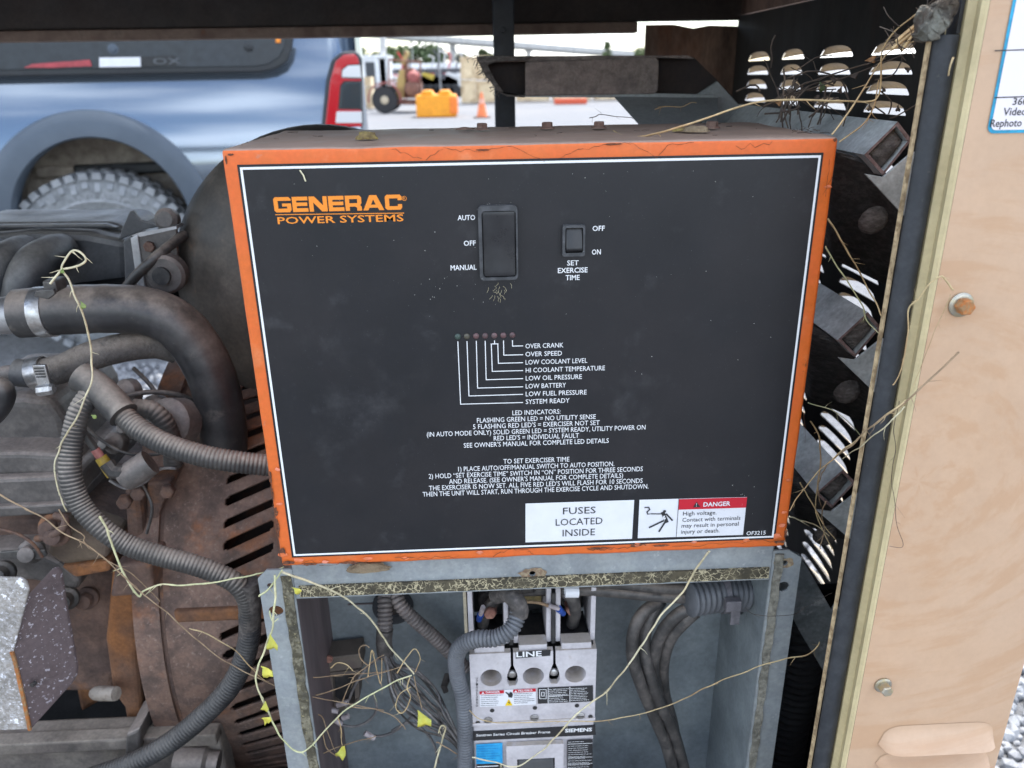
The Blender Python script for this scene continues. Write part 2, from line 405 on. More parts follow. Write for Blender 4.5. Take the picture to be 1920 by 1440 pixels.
vine_pale = M('pale_vine', (.66, .60, .40), .6, c2=(.56, .47, .28), sc_=25)
vine_green = M('green_vine', (.55, .56, .30), .6, c2=(.62, .57, .34), sc_=25)
vine_brown = M('dry_brown_vine', (.34, .24, .14), .7, c2=(.22, .14, .08), sc_=50)
vine_straw = M('dry_straw_vine', (.55, .42, .22), .65, c2=(.42, .27, .13), sc_=22)
vine_dark = M('dark_dead_vine', (.05, .038, .03), .8, c2=(.09, .065, .045), sc_=50)
leaf_y = M('yellow_leaf', (.62, .55, .075), .6, c2=(.48, .48, .09), sc_=120)
leaf_g = M('green_leaf', (.28, .36, .10), .6, c2=(.14, .22, .05), sc_=120)
leaf_d = M('dark_leaf', (.05, .075, .02), .6)
dry_leaf = M('dry_leaf', (.32, .17, .07), .8, c2=(.2, .11, .06), sc_=100)
cocoon_m = M('dry_seed_pod', (.30, .23, .07), .8, c2=(.16, .11, .05), sc_=140, bump=(.8, 160, .003))
nest_m = M('mud_nest', (.28, .21, .13), .95, c2=(.2, .145, .09), sc_=120, bump=(1, 220, .003))
torn_foam = M('torn_grey_foam', (.17, .165, .135), .9, c2=(.08, .058, .04), sc_=45, lo=.42, hi=.6, layers=(((.04, .03, .022), 70, .56, .64, .8),), bump=(1, 160, .004))

# ------------------------------------------------------------------ gasket of cracked foam (dark skin, pale cracks)
def gasket_mat(name, dark, pale_, scale, wid):
    m = M(name, dark, .85, c2=tuple(x*1.8 for x in dark), sc_=70, bump=(.4, 200))
    nt = m.node_tree; N = nt.nodes; L = nt.links; b = N['Principled BSDF']
    src = b.inputs['Base Color'].links[0].from_socket
    tc = N.new('ShaderNodeTexCoord'); v = N.new('ShaderNodeTexVoronoi'); v.feature = 'DISTANCE_TO_EDGE'; v.inputs['Scale'].default_value = scale
    n = N.new('ShaderNodeTexNoise'); n.inputs['Scale'].default_value = scale*.8
    mx = N.new('ShaderNodeMix'); mx.data_type = 'RGBA'; mx.blend_type = 'LINEAR_LIGHT'; mx.inputs[0].default_value = .006
    L.new(tc.outputs['Object'], mx.inputs[6]); L.new(tc.outputs['Object'], n.inputs['Vector']); L.new(n.outputs['Color'], mx.inputs[7]); L.new(mx.outputs[2], v.inputs['Vector'])
    r = N.new('ShaderNodeMapRange'); r.inputs['From Min'].default_value = wid*.5; r.inputs['From Max'].default_value = wid; r.inputs['To Min'].default_value = 1; r.inputs['To Max'].default_value = 0
    L.new(v.outputs['Distance'], r.inputs['Value'])
    n2 = N.new('ShaderNodeTexNoise'); n2.inputs['Scale'].default_value = 60; L.new(tc.outputs['Object'], n2.inputs['Vector'])
    r2 = N.new('ShaderNodeMapRange'); r2.inputs['From Min'].default_value = .35; r2.inputs['From Max'].default_value = .5; L.new(n2.outputs['Fac'], r2.inputs['Value'])
    mu = N.new('ShaderNodeMath'); mu.operation = 'MULTIPLY'; L.new(r.outputs[0], mu.inputs[0]); L.new(r2.outputs[0], mu.inputs[1])
    x = N.new('ShaderNodeMix'); x.data_type = 'RGBA'; L.new(mu.outputs[0], x.inputs[0]); L.new(src, x.inputs[6]); x.inputs[7].default_value = (*pale_, 1)
    L.new(x.outputs[2], b.inputs['Base Color'])
    return m
gasket_top = gasket_mat('cracked_gasket', (.055, .046, .028), (.44, .38, .24), 190, .07)
gasket_side = M('mossy_gasket', (.075, .065, .04), .9, c2=(.2, .18, .125), sc_=180, lo=.42, hi=.6, layers=(((.36, .31, .17), 300, .58, .66, .8), ((.03, .027, .02), 45, .52, .64, .8)), bump=(.8, 260, .002))
gasket_right = M('greyed_gasket', (.25, .235, .19), .9, c2=(.15, .14, .11), sc_=160, layers=(((.36, .33, .24), 300, .6, .68, .7),), bump=(.8, 260, .002))

# tan enclosure paint with the swirls somebody wiped into its chalky surface
def tan_mat():
    m = M('chalky_tan_paint', (.55, .362, .232), .55, grime=.04, c2=(.535, .345, .215), sc_=9, layers=(((.58, .40, .27), 7, .45, .75, .6), ((.3, .18, .1), 420, .74, .79, .5)), bump=(.05, 500))
    nt = m.node_tree; N = nt.nodes; L = nt.links; b = N['Principled BSDF']
    src = b.inputs['Base Color'].links[0].from_socket
    tc = N.new('ShaderNodeTexCoord')
    mp = N.new('ShaderNodeMapping'); mp.inputs['Location'].default_value = (.05, 0, -.52)
    L.new(tc.outputs['Object'], mp.inputs[0])
    sx = N.new('ShaderNodeSeparateXYZ'); L.new(mp.outputs[0], sx.inputs[0])
    ln = N.new('ShaderNodeCombineXYZ'); L.new(sx.outputs['X'], ln.inputs[0]); L.new(sx.outputs['Z'], ln.inputs[1])
    le = N.new('ShaderNodeVectorMath'); le.operation = 'LENGTH'; L.new(ln.outputs[0], le.inputs[0])
    at = N.new('ShaderNodeMath'); at.operation = 'ARCTAN2'; L.new(sx.outputs['Z'], at.inputs[0]); L.new(sx.outputs['X'], at.inputs[1])
    a2 = N.new('ShaderNodeMath'); a2.operation = 'MULTIPLY'; a2.inputs[1].default_value = .9; L.new(at.outputs[0], a2.inputs[0])
    l2 = N.new('ShaderNodeMath'); l2.operation = 'MULTIPLY'; l2.inputs[1].default_value = 30; L.new(le.outputs['Value'], l2.inputs[0])
    cb = N.new('ShaderNodeCombineXYZ'); L.new(l2.outputs[0], cb.inputs[0]); L.new(a2.outputs[0], cb.inputs[1])
    n = N.new('ShaderNodeTexNoise'); n.inputs['Scale'].default_value = 1.6; n.inputs['Detail'].default_value = 7; n.inputs['Roughness'].default_value = .62; L.new(cb.outputs[0], n.inputs['Vector'])
    r = N.new('ShaderNodeMapRange'); r.interpolation_type = 'SMOOTHSTEP'; r.inputs['From Min'].default_value = .47; r.inputs['From Max'].default_value = .62; r.inputs['To Max'].default_value = .55; L.new(n.outputs['Fac'], r.inputs['Value'])
    x = N.new('ShaderNodeMix'); x.data_type = 'RGBA'; L.new(r.outputs[0], x.inputs[0]); L.new(src, x.inputs[6]); x.inputs[7].default_value = (.49, .285, .155, 1)
    L.new(x.outputs[2], b.inputs['Base Color'])
    return m
tan = tan_mat()

# ------------------------------------------------------------------ lettering
def glyph_mesh(body, bold=0, align='LEFT', shear=0):
    cu = bpy.data.curves.new('lettering', 'FONT'); cu.body = body; cu.size = 1; cu.offset = bold; cu.resolution_u = 2; cu.shear = shear
    tmp = bpy.data.objects.new('lettering', cu)
    me = bpy.data.meshes.new_from_object(tmp)
    bpy.data.objects.remove(tmp); bpy.data.curves.remove(cu)
    vs = [v.co.copy() for v in me.vertices]; fs = [tuple(p.vertices) for p in me.polygons]
    bpy.data.meshes.remove(me); return vs, fs
CAPH = None
def text_fit(body, a, b, cap, Y, mat, parent, bold=0.0, shear=0, name='lettering'):
    """lettering whose baseline runs from sight a to sight b on the plane Y; cap = cap height in pixels there"""
    global CAPH
    if CAPH is None:
        v0, _ = glyph_mesh('H'); CAPH = max(p.y for p in v0)
    pa, ta = PT(a[0], a[1], Y=Y); pb, tb = PT(b[0], b[1], Y=Y)
    vs, fs = glyph_mesh(body, bold, shear=shear)
    x0 = min(p.x for p in vs); x1 = max(p.x for p in vs)
    z = (pa.z + pb.z)/2
    hz = P((a[0]+b[0])/2, (a[1]+b[1])/2 - cap, Y=Y).z - P((a[0]+b[0])/2, (a[1]+b[1])/2, Y=Y).z
    m = MB(); m.v = [Vector((pa.x + (p.x-x0)/(x1-x0)*(pb.x-pa.x), Y, z + p.y/CAPH*hz)) for p in vs]; m.f = fs
    return m.build(name, mat, parent, fix=False)
def flat_poly(name, pts, Y, mat, parent, holes=()):
    return plate(name, pts, list(holes), 0, XZ(Y), mat, parent)
def pxpoly(pts, Y): return [(lambda v: (v.x, v.z))(P(a, b, Y=Y)) for a, b in pts]
def line_strip(m, a, b, wpx, Y):
    pa, t = PT(*a, Y=Y); pb, _ = PT(*b, Y=Y); h = wpx*t/F/2
    d = (pb-pa).normalized(); n = Vector((-d.z, 0, d.x))*h
    m.add([pa-n-d*h*.9, pb-n+d*h*.9, pb+n+d*h*.9, pa+n-d*h*.9], [(0,1,2,3)])

# ================================================================== GROUND AND SKYLINE
gravel = M('gravel', (.20, .205, .215), .9, c2=(.145, .145, .15), sc_=60, layers=(((.34, .34, .35), 95, .56, .66, .7), ((.12, .12, .12), 85, .6, .7, .7), ((.27, .255, .235), .25, .45, .7, .4)), bump=(1, 70, .02))
g = MB().add([(-700,-300,0),(700,-300,0),(700,1200,0),(-700,1200,0)], [(0,1,2,3)]).build('ground', gravel, origin=(0,0,0))
g['kind'] = 'structure'
stone_m = M('gravel_stones', (.30, .305, .315), .85, c2=(.22, .22, .23), sc_=18, layers=(((.5, .5, .5), 25, .55, .66, .7),), bump=(.4, 200))
m = MB()
bm = bmesh.new(); bmesh.ops.create_icosphere(bm, subdivisions=1, radius=1)
iv = [v.co.copy() for v in bm.verts]; ifc = [tuple(v.index for v in f.verts) for f in bm.faces]; bm.free()
def stones(n, x0, x1, y0, y1, s0=.006, s1=.017):
    for _ in range(n):
        x, y = random.uniform(x0, x1), random.uniform(y0, y1); s = random.uniform(s0, s1)
        e = Euler((random.random()*6, random.random()*6, random.random()*6)).to_matrix()
        sx = Vector((random.uniform(.7,1.3), random.uniform(.7,1.3), random.uniform(.5,.9)))
        m.add([e @ Vector((v.x*sx.x*random.uniform(.8,1.2), v.y*sx.y, v.z*sx.z))*s + Vector((x, y, s*.35)) for v in iv], ifc)
stones(4200, .70, 1.35, -.1, 1.3); stones(5200, -2.2, .6, 1.5, 2.7, .008, .02)
tag(m.build('gravel', stone_m, fix=False), kind='stuff')

foliage = M('foliage', (.085, .12, .04), .7, c2=(.11, .14, .05), sc_=.5)
foliage2 = M('dark_foliage', (.06, .095, .035), .7, c2=(.085, .115, .04), sc_=.5)
bark = M('bark', (.11, .09, .07), .9)
def tree(px, pyb, pyt, Y, wpx, label, mat=foliage, n=900, conif=False):
    top, t = PT(px, pyt, Y=Y); s = t/F
    H = top.z; x = top.x; R = wpx*s/2
    root = thing('pine_tree' if conif else 'tree', label, 'tree', (x, Y, 0), 'trees along the far edge of the lot')
    tr = MB().tube([(x,Y,0),(x+.02*H,Y,H*.4),(x,Y,H*.85)], [H*.028, H*.02, H*.006], 7)
    for k in range(5):
        a = random.random()*6.3; tr.tube([(x,Y,H*(.3+.1*k)),(x+math.cos(a)*R*.6,Y+math.sin(a)*R*.6,H*(.45+.1*k))], [H*.009,H*.003], 5)
    tr.build('trunk', bark, root)
    cl = MB()
    blobs = [(random.uniform(-.6,.6), random.uniform(-.6,.6), random.uniform(.35,.92), random.uniform(.4,.75)) for _ in range(16)]
    for _ in range(n):
        bx, by, bz, br = random.choice(blobs)
        if conif: bx *= (1.05-bz); by *= (1.05-bz); br *= .6
        d = Vector((random.gauss(0,1), random.gauss(0,1), random.gauss(0,1))).normalized() * (random.random()**.4)
        p = Vector((x + (bx + d.x*br)*R, Y + (by + d.y*br)*R, H*bz + d.z*br*R*.8))
        q = Vector((random.gauss(0,1), random.gauss(0,1), random.gauss(0,1))).normalized(); u = q.orthogonal().normalized(); v = q.cross(u)
        z = R*random.uniform(.10,.22)
        cl.add([p-u*z, p-v*z*.6, p+u*z, p+v*z*.6], [(0,1,2,3)])
    cl.build('crown', mat, root, fix=False)
for a in ((672,170,86,95,26,'low rounded tree just right of the pickup tail light'),
          (697,170,90,95,46,'rounded tree above the white container shed'),
          (738,170,84,96,56,'broad tree behind the tall grey pillar'),
          (765,170,90,100,56,'dark bushy tree left of the thin lamp pole',),
          (803,170,85,98,54,'tall twin topped green tree right of the thin lamp pole'),
          (825,170,90,102,46,'green tree at the right end of the tree line'),
          (862,170,98,110,26,'small green tree below the elevated highway'),
          (912,170,92,110,30,'tree behind the top of the stacked crates')):
    tree(*a, mat=random.choice((foliage, foliage2)))
tree(1140,170,62,60,34,'slim pale pine tree standing in front of the elevated highway', conif=True)
tree(1200,170,88,90,30,'bushy tree beside the rusty corner panel')

conc = M('pale_concrete', (.5, .49, .47), .85, c2=(.44, .43, .41), sc_=.6, bump=(.1, 4))
hw = thing('elevated_highway', 'pale concrete elevated highway crossing above the far trees', 'highway', P(990,160,Y=100))
def far_prism(name, pts, Y, dep, mat, parent, bevel=0): return MB().prism([P(a,b,Y=Y) for a,b in pts], (0,dep,0)).build(name, mat, parent, bevel=bevel)
far_prism('deck', [(650,55),(870,73),(1200,99),(1290,106),(1290,113),(1200,106),(870,81),(650,63)], 100, 9, conc, hw)
far_prism('parapet', [(650,52.5),(870,70.5),(1290,103.5),(1290,105.9),(870,72.9),(650,54.9)], 100.2, .5, conc, hw)
far_prism('pillar', [(842,82),(854,82),(853,152),(844,152)], 101, 1.5, conc, hw)
far_prism('pillar', [(983,92),(1001,93),(996,99),(995,152),(989,152),(988,99)], 101, 1.5, conc, hw)
far_prism('pillar', [(1262,112),(1272,113),(1271,152),(1263,152)], 101, 1.5, conc, hw)
o = far_prism('concrete_pillar', [(711,58),(722,58),(722,150),(711,150)], 70, 1.0, conc, None, .05)
tag(o, 'tall pale concrete pillar rising behind the rusty pump trailer', 'pillar')
polem = M('galvanised_pole', (.3, .3, .3), .5, metal=.5)
for px, y0, Y, r, lab in ((777,58,60,.8,'thin lamp pole above the middle of the tree line'), (826,58,45,1.3,'dark thicker pole right of the orange block'), (868,62,60,1.2,'pale pole left of the stacked crates'), (1075,60,60,.8,'thin pole in front of the elevated highway')):
    a, t = PT(px, 165, Y=Y); b = P(px, y0-25, Y=Y)
    pr = thing('lamp_pole', lab, 'pole', (a.x, Y, 0), 'thin poles on the far lot')
    MB().tube([(a.x,Y,0),(a.x,Y,b.z)], [r*t/F*1.3, r*t/F*.7], 8).build('shaft', polem, pr, smooth=40)
    MB().tube([(a.x,Y,b.z),(a.x+.6,Y,b.z+.3),(a.x+1.6,Y,b.z+.35)], .05, 6).build('arm', polem, pr)

# white container shed
whitep = M('white_paint', (.74, .75, .75), .5, c2=(.66, .67, .67), sc_=1)
darkdoor = M('dark_doorway', (.05, .055, .06), .7)
Yb = 44
a = P(676,150,Y=Yb); b = P(727,108,Y=Yb)
sh = thing('white_shed', 'white container shed with a dark doorway behind the pump trailer', 'shed', ((a.x+b.x)/2, Yb, 0))
MB().box((a.x,Yb,0),(b.x,Yb+2.4,b.z)).build('shell', whitep, sh, bevel=.03)
MB().box((a.x-.05,Yb-.05,b.z+.002),(b.x+.05,Yb+2.45,b.z+.12)).build('roof', whitep, sh, bevel=.02)
p = P(687,150,Y=Yb); q = P(702,116,Y=Yb)
MB().box((p.x,Yb-.03,.05),(q.x,Yb+.02,q.z)).build('door', darkdoor, sh)
for k in range(9):
    x = q.x+.25+ (b.x-q.x-.4)*k/8
    MB().box((x-.04,Yb-.03,.1),(x+.04,Yb+.01,b.z-.05)).build('rib', whitep, sh)

# crates
cratem = M('crate_plywood', (.72, .58, .38), .75, c2=(.66, .52, .33), sc_=2, bump=(.1, 20))
battenm = M('crate_batten', (.64, .5, .32), .8, c2=(.45, .33, .2), sc_=4)
def crate(x0, x1, Y, dep, z0, z1, label, group='plywood crates on the far lot'):
    r = thing('wooden_crate', label, 'crate', ((x0+x1)/2, Y, z0), group)
    MB().box((x0,Y,z0),(x1,Y+dep,z1)).build('panel', cratem, r)
    for zz in (z0+.06, z1-.06): MB().box((x0-.01,Y-.03,zz-.06),(x1+.01,Y-.002,zz+.06)).build('batten', battenm, r)
    for xx in (x0+.06, x1-.06): MB().box((xx-.06,Y-.028,z0+.125),(xx+.06,Y-.002,z1-.125)).build('batten', battenm, r)
Yc = 34.0
def xz(px, py, Y): v = P(px, py, Y=Y); return v.x, v.z
zs = [xz(880,195,Yc)[1], xz(880,150,Yc)[1], xz(880,106,Yc)[1]]
x1, x2, x3, x4 = (xz(p,150,Yc)[0] for p in (864,892,912,946))
crate(x1, x2-.005, Yc, 1.3, .06, zs[1], 'lower crate of the left pale stack left of the traffic cone')
crate(x1, x2-.005, Yc, 1.3, zs[1]+.03, zs[2], 'upper crate of the left pale stack left of the traffic cone')
crate(x2+.005, x4, Yc+.3, 1.3, .06, zs[1]-.05, 'lower crate of the wider stack directly behind the traffic cone')
crate(x2+.005, x4, Yc+.3, 1.3, zs[1], zs[2]+.02, 'upper crate of the wider stack directly behind the traffic cone')
for i, (p0, p1, lab) in enumerate(((970,1030,'long low crate right of the post under the brown bracket'), (1040,1108,'long low crate behind the red beam'), (1118,1200,'long low crate near the rusty corner panel'))):
    crate(xz(p0,180,Yc+1)[0], xz(p1,180,Yc+1)[0], Yc+1, 1.2, .06, 1.0, lab)
crate(xz(682,180,30)[0], xz(697,180,30)[0], 30, 1, .05, xz(690,164,30)[1], 'lower small yellow crate right beside the pickup tail light')
crate(xz(682,180,30)[0], xz(697,180,30)[0], 30, 1, xz(690,164,30)[1]+.03, xz(690,144,30)[1], 'upper small yellow crate right beside the pickup tail light')
redm = M('red_beam_paint', (.6, .09, .035), .6)
a = P(1040,197,Z=0); b = P(1105,197,Z=0)
tag(MB().box((a.x,a.y,0.02),(b.x,a.y+.3,.22)).build('red_beam', redm, bevel=.02), 'long red beam lying on the gravel in front of low crates', 'beam')

# orange block, cone
obm = M('orange_yellow_plastic', (.85, .33, .01), .5, c2=(.8, .3, .01), sc_=3)
obs = M('orange_plastic', (.8, .2, .02), .5)
a = P(781,221,Z=0); b = P(841,222,Z=0); top = P(800,178,Y=a.y).z; tl = P(800,171,Y=a.y).z
ob = thing('barrier_block', 'bright orange yellow plastic block standing on the gravel by the pump trailer', 'barrier', ((a.x+b.x)/2, a.y, 0))
MB().box((a.x,a.y,0),(b.x+.22,a.y+1.1,top)).build('body', obm, ob, bevel=.05)
for xx in (a.x+.12, b.x-.32):
    MB().prism([(xx,a.y+.05,top-.01),(xx+.42,a.y+.05,top-.01),(xx+.33,a.y+.05,tl+.02),(xx+.09,a.y+.05,tl+.02)], (0,.9,0)).build('lug', obm, ob, bevel=.03)
MB().box((b.x+.03,a.y-.03,.08),(b.x+.25,a.y+1.0,top-.06)).build('side_panel', obs, ob, bevel=.03)
conem = M('cone_orange', (.75, .19, .06), .6)
coneb = M('cone_base', (.13, .08, .06), .8)
c = P(904,221,Z=0); hz = P(904,173,Y=c.y).z
cn = thing('traffic_cone', 'faded orange traffic cone in front of pale crates', 'cone', (c.x, c.y, 0))
MB().lathe((c.x,c.y,.03), (0,0,1), [(0,.16),(.06,.14),(hz-.05,.035),(hz-.03,.03)], 20).build('cone_body', conem, cn, smooth=40)
MB().box((c.x-.24,c.y-.24,0),(c.x+.24,c.y+.24,.035)).build('base', coneb, cn, bevel=.01)
MB().lathe((c.x,c.y,.03+hz*.52), (0,0,1), [(0,.0895),(hz*.2,.062)], 20, caps=False).build('band', M('cone_band', (.7,.35,.25), .5), cn, smooth=40)

# rusty pump trailer
rt = M('rusty_machine', (.2, .09, .06), .8, c2=(.13, .06, .045), sc_=2.5, layers=(((.3,.17,.1), 6, .55, .7, .6),))
rty = M('faded_yellow_machine', (.42, .3, .1), .7, c2=(.3, .19, .08), sc_=3)
rtr = M('faded_red_machine', (.32, .09, .08), .7, c2=(.24, .07, .06), sc_=3)
tyre = M('black_tyre', (.025, .025, .027), .8)
hubm = M('pale_hub', (.5, .42, .3), .6)
c = P(726,213,Z=0); Y = c.y
def mp(px, py, dy=0): return P(px, py, Y=Y+dy)
pm = thing('pump_trailer', 'rusty red and yellow pump engine on a two wheeled trailer', 'trailer', (mp(755,210).x, Y, 0))
for dy in (0, 1.7):
    wc = mp(722,193); R = .42
    wv = Vector((wc.x, Y+dy, R))
    wh = MB().lathe(wv-Vector((0,.1,0)), (0,1,0), [(0,R*.6),(0,R*.93),(.04,R),(.16,R),(.2,R*.93),(.2,R*.6)], 24).build('wheel', tyre, pm, smooth=40)
    MB().lathe(wv-Vector((0,.12,0)), (0,1,0), [(0,.05),(.02,R*.3),(.05,R*.58),(.2,R*.58)], 20).build('rim', hubm, wh, smooth=40)
    MB().prism([(wv.x+math.cos(R_(a_))*R*1.3, Y+dy-.13, R+math.sin(R_(a_))*R*1.3) for a_ in range(-10,195,15)] + [(wv.x+math.cos(R_(a_))*R*1.22, Y+dy-.13, R+math.sin(R_(a_))*R*1.22) for a_ in range(190,-15,-15)], (0,.3,0)).build('fender', rtr, pm)
far = lambda n, pts, dep, mat, dy=0, bv=.02: MB().prism([mp(a,b,dy) for a,b in pts], (0,dep,0)).build(n, mat, pm, bevel=bv)
far('frame', [(736,188),(800,190),(800,197),(736,196)], 1.5, rt)
far('engine_block', [(760,184),(790,184),(789,160),(782,140),(772,126),(760,130),(752,150)], 1.0, rt, .3)
far('radiator', [(742,184),(757,184),(760,150),(757,130),(749,131),(744,150)], 1.2, rty, .1)
far('gauge_panel', [(750,120),(758,122),(766,100),(762,95)], .5, rty, .3)
far('exhaust_stack', [(755,135),(765,135),(763,94),(757,96)], .25, rt, .5, .02)
far('tow_bar', [(795,192),(832,205),(832,209),(795,198)], .2, rt, .5)
v = mp(774,145)
MB().lathe(v, (0,1,0), [(-.1,.12),(0,.2),(.4,.22)], 18).build('pump_housing', rtr, pm, smooth=40)
v = mp(772,166)
MB().lathe(v, (0,1,0), [(-.15,.1),(-.05,.24),(.4,.26)], 18).build('flywheel', rt, pm, smooth=40)
for a_, b_ in (((728,188),(729,112)),((729,112),(788,116)),((788,116),(788,186)),((728,150),(742,150))):
    p0, p1 = mp(*a_), mp(*b_)
    MB().tube([p0,p1], .03, 8).build('rail', rt, pm)

# row of small machines far across the lot
body_cols = [(.5,.03,.03),(.05,.12,.4),(.55,.55,.55),(.45,.33,.04),(.4,.03,.04),(.07,.07,.08)]
bms = [M('machine_paint_%s' % n, c_, .5) for n, c_ in zip(('red','blue','white','yellow','maroon','black'), body_cols)]
mach_lab = ['red','blue','white','yellow','maroon','black']
proto = {}
def machine(i, px, Yg, ci):
    v = P(px, 165, Y=Yg); x = v.x
    r = thing('lot_machine', '%s wheeled machine in the far row, %s' % (mach_lab[ci], i), 'machine', (x, Yg, 0), 'row of small machines across the lot')
    MB().prism([(x-.7,Yg,.45),(x+.7,Yg,.45),(x+.75,Yg,.9),(x+.2,Yg,1.15),(x-.55,Yg,1.3),(x-.75,Yg,.9)], (0,.9,0)).build('body', bms[ci], r, bevel=.05)
    MB().box((x-.3,Yg+.1,1.25),(x+.25,Yg+.7,1.5)).build('engine_cover', bms[5], r, bevel=.05)
    for sx in (-.5, .5): MB().lathe((x+sx,Yg-.12,.34), (0,1,0), [(0,.2),(0,.3),(.04,.34),(.2,.34),(.24,.3)], 18).build('wheel', tyre, r, smooth=40)
    MB().tube([(x+.5,Yg+.4,1.0),(x+.75,Yg+.4,1.75+random.random()*.5),(x+.45,Yg+.4,2.1+random.random()*.6)], .05, 6).build('mast', bms[random.choice((0,2,5))], r)
spots = [(704,46,5,'at its left end beside the white shed'),(733,46,2,'behind the pump trailer wheel'),(747,47,0,'behind the pump trailer frame'),(790,46,1,'just right of the pump engine'),(800,47,2,'above the orange block left half'),(812,46,3,'above the orange block right half'),(823,48,0,'by the dark pole'),(836,46,5,'right of the dark pole'),(846,47,4,'between the dark pole and the crates'),(857,46,2,'next to the pale crates')]
for px, Yg, ci, lab in spots: machine(lab, px, Yg, ci)
# a long low white trailer behind them
a = P(730,165,Y=58); b = P(862,118,Y=58)
tl_ = thing('box_trailer', 'long white box trailer behind the row of small machines', 'trailer', ((a.x+b.x)/2, 58, 0))
MB().box((a.x,58,.9),(b.x,60.4,b.z)).build('box_body', whitep, tl_, bevel=.05)
for k in range(4): MB().lathe((a.x+1.2+k*1.1,57.9,.5), (0,1,0), [(0,.3),(0,.48),(.06,.5),(.3,.5)], 18).build('wheel', tyre, tl_, smooth=40)

# ================================================================== PICKUP TRUCK
tpaint = M('blue_grey_truck_paint', (.165, .205, .255), .12, metal=.7, coat=1, rvar=0)
tflare = M('blue_grey_flare', (.07, .09, .115), .45, c2=(.065, .084, .108), sc_=6, grime=.04)
tblack = M('truck_black_plastic', (.014, .017, .02), .45, c2=(.02, .022, .026), sc_=8)
liner = M('wheel_liner', (.42, .37, .31), .85, c2=(.34, .295, .25), sc_=9, bump=(.2, 40))
lens_red = M('red_tail_lens', (.45, .012, .02), .15, coat=.8, rvar=0)
lens_white = M('white_tail_lens', (.62, .62, .62), .2, coat=.6, rvar=0)
lens_dark = M('smoked_lens', (.035, .045, .05), .12, coat=.8, rvar=0)
chrome = M('polished_steel', (.6,.6,.6), .2, metal=1, rvar=0)
tyre_w = M('dusty_all_terrain_tyre', (.19, .20, .205), .8, c2=(.25, .26, .265), sc_=12, bump=(.3, 60))
tyre_t = M('dusty_tread_block', (.23, .24, .25), .8, grime=.12, c2=(.31, .32, .33), sc_=14)
YT = 2.85
TYAW = R_(11.5)
TPIV = P(205, 502, Y=YT)
def tp(px, py, dy=0):
    """sight onto the truck's side plane, given back in the truck's own unturned frame"""
    n_ = Vector((-math.sin(TYAW), math.cos(TYAW), 0)); d = ROT @ Vector(((px-960)/F, -(py-720)/F, -1.0))
    v = CAM + d*((TPIV + n_*dy - CAM).dot(n_)/d.dot(n_)) - TPIV
    return Matrix.Rotation(-TYAW, 3, 'Z') @ v + TPIV
wc = tp(205, 502); RW = (tp(205, 325) - wc).length
truck = thing('pickup_truck', 'blue grey pickup truck with dusty all terrain tyre parked behind the generator', 'truck', (wc.x, YT, 0))
truck.rotation_euler.z = TYAW
rear_x = tp(672, 160).x; front_x = wc.x - 3.3
arch_c = tp(205, 420); ARX, ARZ = tp(392,420).x-arch_c.x, tp(205,226).z-arch_c.z
def side_y(z):
    if z > .74: return YT - .075 + .10*max(0, (z-.80)/.45)**1.6
    return YT - .075 + .06*((.74-z)/.4)**1.5
def arch_in(x, z): return ((x-arch_c.x)/ARX)**2 + (max(0, z-arch_c.z)/ARZ)**2 < 1 and z > .35
m = MB(); xs = [front_x + (rear_x-front_x)*i/230 for i in range(231)]; zz = [.48 + (1.42-.48)*k/70 for k in range(71)]
for x in xs:
    for z in zz:
        e = max(0, (x-(rear_x-.10))/.10)
        m.v.append(Vector((x, side_y(z) + .055*e**2, z)))
for i in range(230):
    for k in range(70):
        cx, cz = (xs[i]+xs[i+1])/2, (zz[k]+zz[k+1])/2
        if not arch_in(cx, cz): m.f.append((i*71+k, (i+1)*71+k, (i+1)*71+k+1, i*71+k+1))
m.build('bed_side', tpaint, truck, smooth=60, fix=False)
m = MB(); m.prism([(rear_x+.001, YT-.02, .5), (rear_x+.03, YT+.05, .5), (rear_x+.03, YT+.05, 1.44), (rear_x+.001, YT+.0, 1.44)], (0, 1.75, 0)); m.build('tailgate', tpaint, truck)
MB().box((front_x, YT+.36, .45), (rear_x-.02, YT+1.75, 1.38)).build('bed_box', tblack, truck)
MB().box((front_x+.1, YT+.15, 1.382), (front_x+1.9, YT+1.7, 1.95)).build('cab', tpaint, truck, bevel=.1)
MB().box((front_x+.4, YT+.14, 1.5), (front_x+1.6, YT+.149, 1.85)).build('window', lens_dark, truck)
MB().box((rear_x-.05, YT+.1, .42), (rear_x+.18, YT+1.7, .62)).build('bumper', chrome, truck, bevel=.03)
# flare following the arch
ring = []
fl = MB()
N_ = 40
for i in range(N_+1):
    a = R_(-8 + 196*i/N_); ca, sa = math.cos(a), math.sin(a)
    def q(kx, dy):
        x = arch_c.x + ca*(ARX+kx); z = arch_c.z + sa*(ARZ+kx)
        return Vector((x, side_y(max(z, .5)) + dy, z))
    fl.v += [q(.045, -.002), q(.035, -.010), q(-.01, -.015), q(-.055, -.012), q(-.062, .01), q(-.06, .1)]
for i in range(N_):
    for k in range(5): fl.f.append((i*6+k, (i+1)*6+k, (i+1)*6+k+1, i*6+k+1))
fl.build('wheel_arch_flare', tflare, truck, smooth=50, fix=False)
